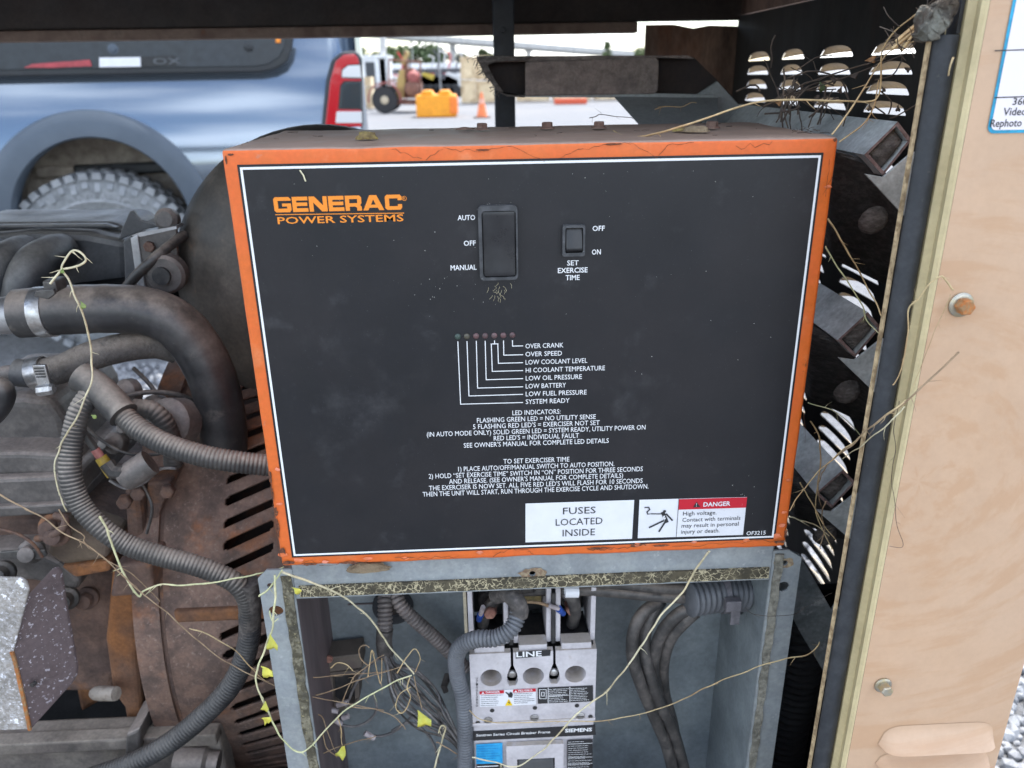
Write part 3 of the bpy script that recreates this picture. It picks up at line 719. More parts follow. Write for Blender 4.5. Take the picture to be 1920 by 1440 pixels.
# liner
ln = MB()
for i in range(N_+1):
    a = R_(-15 + 210*i/N_)
    for y in (-.03, .15, .31): ln.v.append(Vector((arch_c.x + math.cos(a)*ARX*.97, YT+y, arch_c.z + math.sin(a)*ARZ*.97)))
for i in range(N_):
    for k in range(2): ln.f.append((i*3+k, (i+1)*3+k, (i+1)*3+k+1, i*3+k+1))
ln.build('wheel_liner', liner, truck, smooth=50, fix=False)
MB().box((arch_c.x-ARX*.97, YT+.30, .3), (arch_c.x+ARX*.97, YT+.34, arch_c.z+ARZ)).build('liner_wall', liner, truck)
MB().box((tp(100,300).x, YT+.25, tp(100,345).z), (tp(345,300).x, YT+.29, tp(100,322).z)).build('frame_rail', tblack, truck, bevel=.01)
MB().box((tp(20,300).x, YT+.26, tp(100,333,.26).z), (tp(340,300).x, YT+.29, tp(100,312,.26).z)).build('liner_lip', liner, truck, bevel=.01)
MB().lathe(tp(344,303,.05), (0,-1,0), [(0,.018),(.02,.016)], 12).build('reflector', chrome, truck)
# wheel: y from -.02 to .25
wv = Vector((wc.x, YT-.01, wc.z))
wheel = MB().lathe(wv, (0,1,0), [(.0,RW*.60),(-.012,RW*.66),(-.016,RW*.80),(.002,RW*.93),(.03,RW*.975),(.20,RW*.975),(.245,RW*.9),(.25,RW*.6)], 60, caps=False).build('wheel', tyre_w, truck, smooth=50)
tb = MB()
for k in range(46):
    a = 2*math.pi*k/46
    for (y0, y1, r0, r1, da) in ((-.012,.05,.93,1.0,0),(.06,.12,.955,1.0,.06),(.14,.2,.955,1.0,.0)):
        aa = a+da; n_ = Vector((math.cos(aa),0,math.sin(aa))); t_ = Vector((-math.sin(aa),0,math.cos(aa)))*RW*.046
        p0 = Vector((wc.x, YT-.01+y0, wc.z)); p1 = Vector((wc.x, YT-.01+y1, wc.z))
        v = [p0+n_*RW*r0-t_, p0+n_*RW*r0+t_, p0+n_*RW*r1+t_*.8, p0+n_*RW*r1-t_*.8, p1+n_*RW*r0-t_, p1+n_*RW*r0+t_, p1+n_*RW*r1+t_*.8, p1+n_*RW*r1-t_*.8]
        tb.add(v, [(0,1,2,3),(7,6,5,4),(0,4,5,1),(1,5,6,2),(2,6,7,3),(3,7,4,0)])
    n_ = Vector((math.cos(a),0,math.sin(a))); t_ = Vector((-math.sin(a),0,math.cos(a)))*RW*.035
    L_ = .80 if k % 2 else .84
    p0 = Vector((wc.x, YT-.032, wc.z)); p1 = Vector((wc.x, YT+.01, wc.z))
    v = [p1+n_*RW*L_-t_, p1+n_*RW*L_+t_, p0+n_*RW*(L_+.01)+t_*.8, p0+n_*RW*(L_+.01)-t_*.8, p1+n_*RW*.93-t_, p1+n_*RW*.93+t_, p1+n_*RW*.95+t_*.8+Vector((0,-.012,0)), p1+n_*RW*.95-t_*.8+Vector((0,-.012,0))]
    tb.add(v, [(0,1,2,3),(7,6,5,4),(0,4,5,1),(1,5,6,2),(2,6,7,3),(3,7,4,0)])
tb.build('tread_block', tyre_t, wheel)['kind'] = 'stuff'
MB().lathe(wv, (0,1,0), [(.03,RW*.1),(.0,RW*.15),(.05,RW*.3),(.02,RW*.5),(-.008,RW*.58),(.02,RW*.605)], 40).build('rim', lens_dark, wheel, smooth=30)
MB().lathe(wv+Vector((0,0,0)), (0,1,0), [(-.017,RW*.70),(-.020,RW*.71),(-.020,RW*.725),(-.017,RW*.735)], 60, caps=False).build('sidewall_rib', tyre_t, wheel, smooth=40)
# raised sidewall letters (only a few can be made out)
def arc_text(body, r, a0, size, parent, mat):
    vs_, fs_ = glyph_mesh(body, .02); wd = max(p.x for p in vs_)
    mm = MB()
    for p in vs_:
        a = R_(a0) - (p.x/wd-.5)*wd*size/r; rr = r + p.y*size
        mm.v.append(Vector((wc.x + math.cos(a)*rr, YT-.0275, wc.z + math.sin(a)*rr)))
    mm.f = fs_; return mm.build('lettering', mat, parent, fix=False)
arc_text('WRANG', RW*.70, 84, RW*.14, wheel, tyre_t)
# tail light
yl = -.105
def tprism(name, pts, dy, dep, mat, parent, bevel=.004): return MB().prism([tp(a, b, dy) for a, b in pts], (0, dep, 0)).build(name, mat, parent, bevel=bevel)
tl = tprism('tail_light', [(603,238),(612,150),(622,112),(640,97),(668,95),(680,108),(682,238)], yl, .05, tblack, truck, .012)
tprism('red_lens', [(610,236),(619,152),(629,116),(644,103),(664,101),(671,108),(674,120),(652,122),(641,130),(640,146),(660,148),(677,148),(677,152),(645,152),(638,160),(634,205),(677,206),(678,238)], yl-.006, .02, lens_red, tl, .003)
tprism('reverse_lens', [(642,132),(653,123),(675,122),(677,146),(641,145)], yl-.008, .02, lens_white, tl, .003)
tprism('smoked_lens', [(640,165),(647,154),(677,154),(678,203),(637,202)], yl-.008, .02, lens_dark, tl, .003)
tprism('turn_lens', [(631,209),(678,209),(679,231),(629,231)], yl-.008, .02, lens_white, tl, .003)
# open bed side storage compartment
yo = -.06
rb = tprism('storage_compartment', [(-60,60),(552,60),(548,92),(538,116),(518,129),(490,135),(-60,145)], yo, .03, tblack, truck, .006)
tprism('compartment_liner', [(-60,62),(537,62),(533,90),(524,108),(506,120),(480,125),(-60,133)], yo-.004, .02, M('compartment_black', (.022,.028,.034), .4, c2=(.03,.036,.042), sc_=5), rb, .004)
tprism('red_reflector', [(44,127),(60,120),(168,112),(172,124),(100,127)], yo-.01, .012, M('dull_red', (.38,.05,.06), .4), rb, .001)
tprism('white_label', [(186,108),(263,107),(264,125),(186,126)], yo-.011, .012, label_white, rb, .001)
tprism('badge', [(264,106),(328,104),(330,122),(264,125)], yo-.009, .01, M('badge_black', (.012,.013,.015), .4), rb, .001)
v = text_fit('OX', (272,121), (322,119), 12, YT+yo-.0105, M('badge_grey', (.09,.10,.11), .4), rb)
bolt(rb, tp(212,92,yo-.003), (0,-1,0), .02, .012, .012, tflare, tflare, 'fastener')
bolt(rb, tp(466,88,yo-.003), (0,-1,0), .02, .012, .012, tblack, tblack, 'fastener')
tprism('orange_marker', [(517,72),(526,72),(526,80),(517,80)], yo-.012, .012, orange_print, rb, .001)

# ================================================================== GENERATOR ENCLOSURE
ZT = 1.10
XW = .375                                      # inner face of the end wall
enc = thing('generator_enclosure', 'tan metal generator enclosure with dark roof, louvred end wall and black door seal', 'enclosure', (0, .35, .32))
MB().box((-1.6,.03,1.262),(.392,.83,1.27)).build('roof', darkpaint, enc)
zf = P(500,50,Y=.78).z; zl = P(500,72,Y=.775).z
MB().box((-1.6,.78,zf),(.392,.80,1.26)).build('roof_flange', darkpaint, enc, bevel=.002)
MB().box((-1.6,.772,zl),(P(1195,60,Y=.775).x,.80,zf-.001)).build('roof_lip', lipm, enc, bevel=.002)
MB().box((XW+.002,.03,1.222),(.394,.78,1.258)).build('roof_side_flange', rust_panel, enc)
a = P(926,100,Y=.70).x; b = P(965,100,Y=.70).x
MB().box((a,.70,.36),(b,.73,1.26)).build('post', postm, enc, bevel=.002)
bolt(enc, (P(943,56,Y=.7)), (0,-1,0), 0, .004, .004, postm, postm, 'rivet')
MB().box((-1.6,-.02,.32),(.39,.80,.35)).build('base_tray', blackvoid, enc)
MB().box((-1.6,-.075,.32),(.366,-.05,.47)).build('base_skirt', tan, enc)
# brown panel in the far corner
x0 = P(1207,140,Y=.785).x; zt = P(1280,45.5,Y=.785).z
plate('corner_panel', [(x0,.36),(XW+.003,.36),(XW+.003,zt-.004),(P(1330,50,Y=.785).x,zt-.002),(P(1300,50,Y=.785).x,zt-.006),(P(1262,50,Y=.785).x,zt),(x0,zt)], [], .003, XZ(.787), rust_panel, enc)
# end wall with rows of D-shaped openings, a pressed hood over each
def py_at(px): return P(px, 140, X=XW).y
cols = [(py_at(1710), py_at(1626)), (py_at(1594), py_at(1531)), (py_at(1504), py_at(1461)), (py_at(1440), py_at(1399))]
z0 = P(1668, 102, X=XW).z; pitch = (z0 - P(1660, 214, X=XW).z)/3
LH = pitch*.66
def edge(u): return max(0.0, 1-abs(2*u-1)**2.8)**.6
def dshape(y0, y1, zb, n=12):
    pts = [(y0, zb), (y1, zb)]
    for k in range(n+1):
        u = 1-k/n; pts.append((y0+(y1-y0)*u, zb + LH*(.12+.88*edge(u))))
    return pts
rows = [z0 - pitch*k for k in range(-1, 36) if z0-pitch*k > .42]
rows = rows[1:]
holes = [dshape(c[0], c[1], z) for c in cols for z in rows]
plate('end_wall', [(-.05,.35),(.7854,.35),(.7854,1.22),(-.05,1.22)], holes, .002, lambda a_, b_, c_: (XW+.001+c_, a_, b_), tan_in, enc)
MB().box((XW+.0045,-.078,.35),(XW+.0065,.785,.40)).build('wall_foot', tan, enc)
# hood mesh (built for one opening, shared)
def hood(y0, y1, zb, nu=12, nv=5, dep=.013):
    m = MB()
    for i in range(nu+1):
        u = i/nu
        for k in range(nv+1):
            v = k/nv
            y = y0+(y1-y0)*u
            ztop = zb + LH*(.12+.88*edge(u)) + .001
            zlow = zb + LH*.42*(.3+.7*edge(u)); z = ztop + (min(zlow, ztop-.0004)-ztop)*v
            m.v.append(Vector((XW+.003 + dep*math.sin(v*math.pi/2)*edge(u), y, z)))
    for i in range(nu):
        for k in range(nv): m.f.append((i*(nv+1)+k, (i+1)*(nv+1)+k, (i+1)*(nv+1)+k+1, i*(nv+1)+k+1))
    return m
for c in cols:
    first = hood(c[0], c[1], rows[0]).build('louver', tan_hood, enc, smooth=60, fix=False)
    for z in rows[1:]:
        d = first.copy(); col.objects.link(d); d.location.z += z-rows[0]
# near corner panel : bent sheet, vertical profile in plan
Yn = -.08
def xp(px, Y): return P(px, 720, Y=Y).x
xr = xp(2074, Yn); xt = xp(1722, Yn)
ZB, ZTOP = .36, 1.262
def vprofile(name, prof, mat, smooth=0, z0=ZB, z1=ZTOP, parent=enc, thick=.0015, closed=False):
    m = MB(); n = len(prof)
    for z in (z0, z1):
        for (x, y) in prof: m.v.append(Vector((x, y, z)))
    for i in range(n-1 + (1 if closed else 0)): m.f.append((i, (i+1) % n, n+(i+1) % n, n+i))
    if closed: m.f += [tuple(range(n-1,-1,-1)), tuple(range(n, 2*n))]
    return m.build(name, mat, parent, smooth=smooth)
# louvres pressed in the bottom of the tan face
tan_face = vprofile('corner_face', [(xt, Yn), (xt+.02, Yn), (xr-.004, Yn), (xr-.001, Yn+.0015), (xr, Yn+.004), (xr, Yn+.10), (xr, -.0525)], tan, 40)
def bulge(px0, px1, pyb, hpx, dpx, name='louver'):
    """pressed-out louvre on the near face, opening downwards"""
    a_ = P(px0, pyb, Y=Yn); b_ = P(px1, pyb-12, Y=Yn); zb = (a_.z+b_.z)/2; h = hpx*(.68/F); dep = dpx*(.68/F)
    m = MB(); nu, nv = 28, 8
    for i in range(nu+1):
        u = i/nu; e = max(0, 1-abs(2*u-1)**9)**.6
        for k in range(nv+1):
            v = k/nv
            m.v.append(Vector((a_.x+(b_.x-a_.x)*u, Yn-.0004 - dep*e*v**1.9, zb + h*e*(1-v) + .0015*(1-e))))
        m.v.append(Vector((a_.x+(b_.x-a_.x)*u, Yn-.0004, zb + .0015*(1-e) + .0012)))
    s_ = nv+2
    for i in range(nu):
        for k in range(nv+1): m.f.append((i*s_+k, (i+1)*s_+k, (i+1)*s_+k+1, i*s_+k+1))
    return m.build(name, tan, tan_face, smooth=50, fix=False)
bulge(1645, 1862, 1398, 42, 26); bulge(1640, 1852, 1434, 26, 26); bulge(1636, 1846, 1480, 30, 24); bulge(1630,1840,1520,30,24)
xl = xp(1687, Yn+.012)
vprofile('return_flange', [(xt-.0003, Yn-.0002), (xt-.0022, Yn-.0008), (xt-.0042, Yn+.0008), (xl+.004, Yn+.0095), (xl, Yn+.012), (xl, Yn+.03)], pale, 50)
xs0 = xp(1638, Yn+.016); 
vprofile('door_seal', [(xl-.0006, Yn+.013), (xl-.003, Yn+.0105), ((xl+xs0)/2, Yn+.0095), (xs0+.003, Yn+.011), (xs0+.0006, Yn+.0142), (xs0+.005, Yn+.022), (xl-.0006, Yn+.028)], rubber, 50, closed=True, z1=P(1750,66,Y=Yn+.015).z)
xf = xp(1629, Yn+.017)
vprofile('foam_strip', [(xs0, Yn+.0145), (xs0-.0018, Yn+.0125), (xf+.001, Yn+.0135), (xf, Yn+.0155), (xf+.0012, Yn+.0178), (xs0, Yn+.018)], foam, 0, closed=True, z1=P(1750,72,Y=Yn+.015).z)
# torn grey end of the seal in the top corner
m = MB(); pts = [(1738,58),(1762,5),(1800,-10),(1803,0),(1792,40),(1772,62),(1756,76),(1742,74)]
tf_ = m.prism([P(a_, b_, Y=Yn+.006) for a_, b_ in pts], (0,.02,0)).build('torn_foam', torn_foam, enc, bevel=.002)
bm = bmesh.new(); bm.from_mesh(tf_.data); bmesh.ops.triangulate(bm, faces=bm.faces); bmesh.ops.subdivide_edges(bm, edges=bm.edges, cuts=3)
for v in bm.verts: v.co += Vector((mnoise.noise(v.co*220), mnoise.noise(v.co*220+Vector((4,0,0))), mnoise.noise(v.co*220+Vector((0,4,0)))))*.0035
bm.to_mesh(tf_.data); bm.free()
vprofile('seal_top', [(xl-.0006, Yn+.0135), (xl-.003, Yn+.012), (xs0+.012, Yn+.012), (xs0+.016, Yn+.024), (xl-.0006, Yn+.028)], rubber, 50, closed=True, z0=P(1750,66,Y=Yn+.015).z+.0005, z1=ZTOP-.001)
# bolts
bolt(enc, P(1801,571,Y=Yn-.0003), (0,-1,0), .0078, .0053, .0085, boltm, boltrust)
bolt(enc, P(1655,1284,Y=Yn-.0003), (0,-1,0), .0066, .0046, .0085, boltm, boltm)
# printed inspection sticker
ys = Yn-.0006
za, zb = P(1870,250,Y=ys).z, P(1880,-60,Y=ys).z; xa = P(1850,250,Y=ys).x
st = flat_poly('sticker', rrect(xa, za, xr-.008, zb, .004), ys, M('cyan_border', (.01,.32,.52), .4), enc)
flat_poly('sticker_face', rrect(xa+.0018, za+.0018, xr-.0098, zb-.0018, .003), ys-.0002, M('sticker_white', (.78,.72,.74), .4, rvar=0), st)
for py in (95, 183):
    m = MB(); line_strip(m, (1866,py), (1990,py-4), 2, ys-.0004); m.build('ruled_line', label_black, st, fix=False)
text_fit('360', (1898,197), (1926,196), 13, ys-.0004, label_black, st, .01)
text_fit('Video', (1880,217), (1924,215), 14, ys-.0004, label_black, st, .01)
text_fit('Rephoto', (1856,239), (1915,236), 14, ys-.0004, label_black, st, .01)

# ================================================================== INSULATED BAFFLES
Yf = .06
Lc, Tc, Rc, Bc = (P(*q, Y=Yf) for q in ((1620,290),(1683,228),(1709,262),(1655,329)))
dz2 = P(1625,585,Y=Yf).z - Tc.z; dz3 = P(1580,880,Y=Yf).z - Tc.z
def baffle(label):
    r = thing('sound_baffle', label, 'baffle', (Tc.x, Yf, Bc.z), 'insulated baffle channels beside the end wall')
    Ln = Vector((0,.50,0))
    c = (Lc+Tc+Rc+Bc)/4
    def inn(p, k=.0022): return p + (c-p).normalized()*k*1.4
    m = MB()
    A = [Lc, Tc, Rc, Bc]; I = [inn(p) for p in A]
    for i in range(4):
        j = (i+1) % 4
        m.prism([A[i], A[j], I[j], I[i]], Ln)
    m.build('channel', baffle_m, r)
    em = MB()
    for i in range(4):
        j = (i+1) % 4
        em.prism([p + Vector((0,-.0006,0)) for p in (A[i], A[j], I[j], I[i])], (0,.0004,0))
    em.build('cut_edge', baffle_edge, r)
    # fuzzy insulation, lumpy front
    im = MB(); n = 9
    J = [inn(p, .003) for p in A]
    for u in range(n+1):
        for v in range(n+1):
            p = (J[0]*(1-u/n)+J[1]*(u/n))*(1-v/n) + (J[3]*(1-u/n)+J[2]*(u/n))*(v/n)
            e = (u/n)*(1-u/n)*(v/n)*(1-v/n)*16
            im.v.append(p + Vector((0, .006 - .0055*e**.5 + random.uniform(-.0008,.0008), 0)))
    for u in range(n):
        for v in range(n): im.f.append((u*(n+1)+v, (u+1)*(n+1)+v, (u+1)*(n+1)+v+1, u*(n+1)+v+1))
    im.build('insulation', insul, r, smooth=60)
    wg = [P(*q, Y=Yf-.006) for q in ((1622,326),(1656,332),(1712,284),(1770,300),(1770,470),(1735,440),(1690,399))]
    MB().prism(wg, (0,.0025,0)).build('front_wing', baffle_m, r, bevel=.0005)
    pd = [P(a_, b_, Y=y_) for a_, b_, y_ in ((1566,282,.072),(1622,296,.072),(1656,332,.072),(1700,400,.072),(1735,440,.08),(1700,548,.19),(1658,533,.19),(1556,483,.19))]
    MB().prism(pd, (0,.45,0))  .build('lower_pad', insul_shade, r, bevel=.004)
    gl = P(1645,415,Y=Yf+.006)
    MB().lathe(gl+Vector((0,.008,0)), (.1,-1,-.3), [(0,.012),(.004,.011),(.008,.007),(.0095,.002)], 12).build('glue_drop', insul, r, smooth=60)
    return r
b1 = baffle('topmost insulated square baffle channel level with the top of the orange box')
for dz, lab in ((dz2, 'middle insulated square baffle channel beside the right edge of the orange box'), (dz3, 'lowest open insulated baffle channel beside the lower right corner of the orange box')):
    b = copy_tree(b1); b.location.z += dz; b['label'] = lab
for o in list(col.objects):
    if o.parent and o.parent.name.startswith('sound_baffle'): WPOS[o] = WPOS.get(o, Vector())
pts = [(1470,1030),(1500,1040),(1560,1145),(1568,1130),(1590,1170),(1560,1300),(1545,1260),(1500,1185),(1462,1110)]
o = MB().prism([P(a_, b_, Y=.075) for a_, b_ in pts], (0,.003,0)).build('sheet_bracket', baffle_ox, bevel=.0006)
tag(o, 'oxidised grey sheet bracket in the dark gap beside the cabinet corner', 'bracket')
# dark corrugated duct in that gap
hose('air_duct', [(1500,1130,.16),(1500,1200,.15),(1488,1280,.15),(1470,1360,.15),(1455,1450,.15)], .16, 46, M('black_duct', (.018,.018,.02), .7), rib=(.009,.003), label='black corrugated air duct in the dark gap right of the cabinet', cat='duct', seg=18)
o = MB().box((.23,.145,.36),(.368,.155,P(1540,1100,Y=.15).z)).build('gap_shade_sheet', blackvoid)  # black sheet in place of the deep shade inside this gap
tag(o, 'black sheet standing in for the shade in the gap right of the electrical cabinet', 'shade sheet')

# brown bracket above the control box
Yb = .40
br = thing('baffle_bracket', 'frayed brown insulated bracket above the orange control box', 'bracket', P(1110,180,Y=Yb))
def bp(px, py, dy=0): return P(px, py, Y=Yb+dy)
MB().prism([bp(*q) for q in ((985,116),(1229,107),(1236,113),(1234,170),(1228,176),(985,180))], (0,.004,0)).build('front_plate', bracket_m, br, bevel=.0015)
MB().prism([bp(*q, .006) for q in ((912,117),(930,105),(1236,104),(1290,104),(1302,110),(1230,108),(985,115))], (0,.07,0)).build('top_plate', bracket_m, br)
MB().prism([bp(*q, .03) for q in ((912,117),(1300,108),(1345,150),(1345,178),(985,180),(946,178),(930,160))], (0,.004,0)).build('inner_plate', M('recess_shade_plate', (.025,.017,.016), .8, c2=(.035,.024,.02), sc_=30), br)  # inside of the channel, the shade of the recess put into the colour
MB().prism([bp(*q, .002) for q in ((985,176),(1230,175),(1345,178),(1345,184),(985,182))], (0,.06,0)).build('bottom_plate', slate, br)
fr = MB().prism([bp(*q, .0) for q in ((893,106),(935,104),(1000,106),(985,113),(930,116),(914,122),(928,150),(946,174),(985,179),(985,183),(950,181),(935,172),(910,140))], (0,.06,0)).build('frayed_insulation', insul, br, bevel=.002)
fm = MB()
for k in range(70):
    t_ = random.random(); a_ = bp(893+t_*45+random.uniform(-3,3), 106+t_*70+random.uniform(-4,4), random.uniform(0,.04))
    d = Vector((random.uniform(-1,.3), random.uniform(-.4,.4), random.uniform(-.7,.3)))*random.uniform(.004,.011)
    b_ = a_+d; c_ = b_+Vector((random.uniform(-.4,.6), 0, random.uniform(-1,.2)))*.006
    fm.tube([a_, b_, c_], .00035, 4)
tag(fm.build('loose_fibre', insul, br, fix=False), kind='stuff')
MB().prism([bp(*q, .02) for q in ((1302,180),(1345,152),(1392,203),(1392,235),(1300,235))], (0,.003,0)).build('end_plate', slate, br, bevel=.001)
MB().prism([bp(*q, .05) for q in ((1288,104),(1302,108),(1392,200),(1380,205),(1290,118))], (0,.06,0)).build('end_cap', M('end_cap_dark', (.03,.025,.02), .8), br)
MB().prism([bp(1150,180,.004), bp(1345,182,.004), bp(1345,240,-.10), bp(1200,236,-.10)], (0,.002,0)).build('sloped_plate', slate, br)

# ================================================================== ORANGE CONTROL BOX
HB = .3227; XB = .205; DB = .178
zb0 = ZT - HB
box = thing('control_box', 'orange control box with black printed front panel and rocker switches', 'control box', (0, .0, zb0))
# shell, front edge worn: subdivided so that its corners and lower edge can dent
bm = bmesh.new()
bmesh.ops.create_cube(bm, size=1)
for v in bm.verts: v.co = Vector((v.co.x*2*XB, (v.co.y+.5)*DB, zb0 + (v.co.z+.5)*HB))
bmesh.ops.bevel(bm, geom=list(bm.edges), offset=.0028, segments=3, affect='EDGES', profile=.5)
bmesh.ops.subdivide_edges(bm, edges=[e for e in bm.edges if e.calc_length() > .1], cuts=40, use_grid_fill=True)
from mathutils import noise as mnoise
for v in bm.verts:
    n_ = mnoise.noise(v.co*30)*.0006 + mnoise.noise(v.co*90)*.0003
    d = min(abs(abs(v.co.x)-XB), abs(v.co.z-zb0), abs(v.co.z-ZT))
    if v.co.y < .02: v.co.y += n_*(1.2 if d < .006 else .15)
    if abs(v.co.z-zb0) < .004: v.co.z += (mnoise.noise(v.co*60)*.0012)
    if abs(v.co.z-ZT) < .004: v.co.z += n_
me = bpy.data.meshes.new('shell'); 
for v in bm.verts: v.co -= Vector((0,0,zb0))
bm.to_mesh(me); bm.free()
finish('shell', me, orange, box, Vector((0,0,zb0)), smooth=40, fix=False)
Y0 = -.0006
def bx(px, py, Y=Y0): v = P(px, py, Y=Y); return (v.x, v.z)
fTL, fTR, fBR, fBL = bx(446,306), bx(1548,289), bx(1450,1010), bx(546,1046)
xl_, xr_ = (fTL[0]+fBL[0])/2, (fTR[0]+fBR[0])/2; zt_, zb_ = (fTL[1]+fTR[1])/2, (fBL[1]+fBR[1])/2
face = MB().box((xl_, Y0, zb_), (xr_, .0004, zt_)).build('front_overlay', black_face, box)
Y1 = -.0009
ins = .0016; wd = .0016
m = MB()
x0, x1, z0_, z1_ = xl_+ins, xr_-ins, zb_+ins, zt_-ins
for a_, b_ in (((x0, z0_), (x1, z0_+wd)), ((x0, z1_-wd), (x1, z1_)), ((x0, z0_+wd), (x0+wd, z1_-wd)), ((x1-wd, z0_+wd), (x1, z1_-wd))):
    m.add([(a_[0],Y1,a_[1]),(b_[0],Y1,a_[1]),(b_[0],Y1,b_[1]),(a_[0],Y1,b_[1])], [(0,1,2,3)])
m.build('border_line', white_print, face, fix=False)
# maker's name, letters cut as shapes
def G(w_, kind):
    s = .30; h = .245; c = .13
    if kind == 'E': return [(0,0),(w_,0),(w_,.25),(s,.25),(s,.39),(w_*.96,.39),(w_*.96,.62),(s,.62),(s,.75),(w_,.75),(w_,1),(0,1)], []
    if kind == 'N': return [(0,0),(s,0),(s,.60),(w_-.40,0),(w_,0),(w_,1),(w_-s,1),(w_-s,.40),(.40,1),(0,1)], []
    if kind == 'G': return [(c,0),(w_-c,0),(w_,c),(w_,.58),(w_*.48,.58),(w_*.48,.38),(w_-s,.38),(w_-s,h),(s,h),(s,1-h),(w_,1-h),(w_,1-c),(w_-c,1),(c,1),(0,1-c),(0,c)], []
    if kind == 'C': return [(c,0),(w_-c,0),(w_,c),(w_,.37),(w_-s,.37),(w_-s,h),(s,h),(s,1-h),(w_-s,1-h),(w_-s,.63),(w_,.63),(w_,1-c),(w_-c,1),(c,1),(0,1-c),(0,c)], []
    if kind == 'R': return [(0,0),(s,0),(s,.27),(w_-.46,.27),(w_-.34,.2),(w_-.34,0),(w_,0),(w_,.24),(w_-.10,.36),(w_,.50),(w_,1-c),(w_-c,1),(0,1)], [[(s,.5),(w_-s,.5),(w_-s,.77),(s,.77)]]
    if kind == 'A': return [(0,0),(.36,0),(.45,.17),(w_-.45,.17),(w_-.36,0),(w_,0),(w_/2+.25,1),(w_/2-.25,1)], [[(.58,.37),(w_-.58,.37),(w_/2,.72)]]
def logo(word, xs_px, base_px, cap_px, parent):
    widths = dict(G=1.22, E=1.1, N=1.28, R=1.16, A=1.5, C=1.2); gap = .09
    tot = sum(widths[c_] for c_ in word) + gap*(len(word)-1)
    a_, b_ = P(xs_px[0], base_px[0], Y=Y1), P(xs_px[1], base_px[1], Y=Y1)
    zz_ = (a_.z+b_.z)/2; mid = ((xs_px[0]+xs_px[1])/2, (base_px[0]+base_px[1])/2)
    hh = P(mid[0], mid[1]-cap_px, Y=Y1).z - P(*mid, Y=Y1).z; ux = (b_.x-a_.x)/tot; x = a_.x
    for c_ in word:
        o_, h_ = G(widths[c_], c_)
        f = lambda pts: [(x + p*ux, zz_ + q*hh) for p, q in pts]
        flat_poly('letter', f(o_), Y1, orange_print, parent, [f(k) for k in h_])
        x += (widths[c_]+gap)*ux
logo('GENERAC', (515,754.5), (397.5,394), 28.5, face)
m = MB(); line_strip(m, (517,402.5), (757,399.5), 1.5, Y1); m.build('underline', orange_print, face, fix=False)
text_fit('POWER SYSTEMS', (521,419), (757,415.5), 12.5, Y1, orange_print, face, .012)
text_fit('R', (756,374.5), (760,374.4), 5, Y1, orange_print, face)
cx, cz = bx(758,372,Y1); flat_poly('ring', circ(cx,cz,.0016,20), Y1-.0001, orange_print, face, [circ(cx,cz,.0013,20)])
def z1p(x, y): return (780+x/4, 340+y/4)
def z2p(x, y): return (760+x/3.84, 600+y/3.84)
def z3p(x, y): return (960+x/3.5556, 900+y/3.5556)
for s_, x0_, x1_, y0_, y1_ in (('AUTO',313,444,291,290),('OFF',359,449,483,481),('MANUAL',260,455,666,663),('OFF',1324,1415,372,370),('ON',1319,1386,549,547),('SET',1133,1220,631,629),('EXERCISE',1064,1287,687,683),('TIME',1122,1227,741,739)):
    text_fit(s_, z1p(x0_,y0_), z1p(x1_,y1_), 9.2, Y1, white_print, face, .012)
for s_, x0_, x1_, y0_, y1_ in (('OVER CRANK',865,1138,204,197),('OVER SPEED',865,1128,262,256),('LOW COOLANT LEVEL',866,1310,320,309),('HI COOLANT TEMPERATURE',867,1437,378,362),
        ('LOW OIL PRESSURE',867,1271,434,426),('LOW BATTERY',867,1157,491,487),('LOW FUEL PRESSURE',867,1305,547,538),('SYSTEM READY',867,1182,602,598),
        ('LED INDICATORS:',771,1117,683,677),('FLASHING GREEN LED = NO UTILITY SENSE',516,1371,738,714),("5 FLASHING RED LED'S = EXERCISER NOT SET",488,1398,783,757),
        ('(IN AUTO MODE ONLY) SOLID GREEN LED = SYSTEM READY, UTILITY POWER ON',155,1728,834,795),("RED LED'S = INDIVIDUAL FAULT",637,1250,866,850),("SEE OWNER'S MANUAL FOR COMPLETE LED DETAILS",421,1464,917,887),
        ('TO SET EXERCISER TIME',706,1181,1033,1020),('1) PLACE AUTO/OFF/MANUAL SWITCH TO AUTO POSITION.',381,1504,1087,1055),
        ('2) HOLD \u201cSET EXERCISE TIME\u201d SWITCH IN \u201cON\u201d POSITION FOR THREE SECONDS',169,1709,1139,1091),("AND RELEASE. (SEE OWNER'S MANUAL FOR COMPLETE DETAILS)",315,1567,1175,1140),
        ("THE EXERCISER IS NOW SET. ALL FIVE RED LED'S WILL FLASH FOR 10 SECONDS",171,1708,1223,1177),('THEN THE UNIT WILL START, RUN THROUGH THE EXERCISE CYCLE AND SHUTDOWN.',126,1750,1270,1215)):
    text_fit(s_, z2p(x0_,y0_), z2p(x1_,y1_), 8.6, Y1, white_print, face, .002)
m = MB()
for path in ([(378,157),(398,606),(845,594)],[(444,155),(458,547),(845,535)],[(511,153),(520,490),(845,481)],[(575,152),(582,430),(845,422)],[(642,150),(643,168)],[(617,173),(667,171)],
             [(619,173),(626,370),(845,364)],[(666,172),(670,312),(845,307)],[(707,150),(709,253),(845,250)],[(771,148),(772,188),(845,186)]):
    for i, (p_, q_) in enumerate(zip(path, path[1:])): line_strip(m, z2p(*p_), z2p(*q_), 1.6, Y1 - .00003*i - .00004*(len(m.f) % 3))
m.build('leader_line', white_print, face, fix=False)
for k, xz_ in enumerate((313,381,450,518,587,655,722)):
    v = P(*z1p(xz_, 1164-k*1.9), Y=-.0005)
    MB().lathe(v, (0,-1,0), [(0,.0022),(.0005,.0022),(.0011,.0016),(.0013,.0006)], 16).build('indicator_led', (led_green, led_amber)[k] if k < 2 else led_red, box, smooth=60)
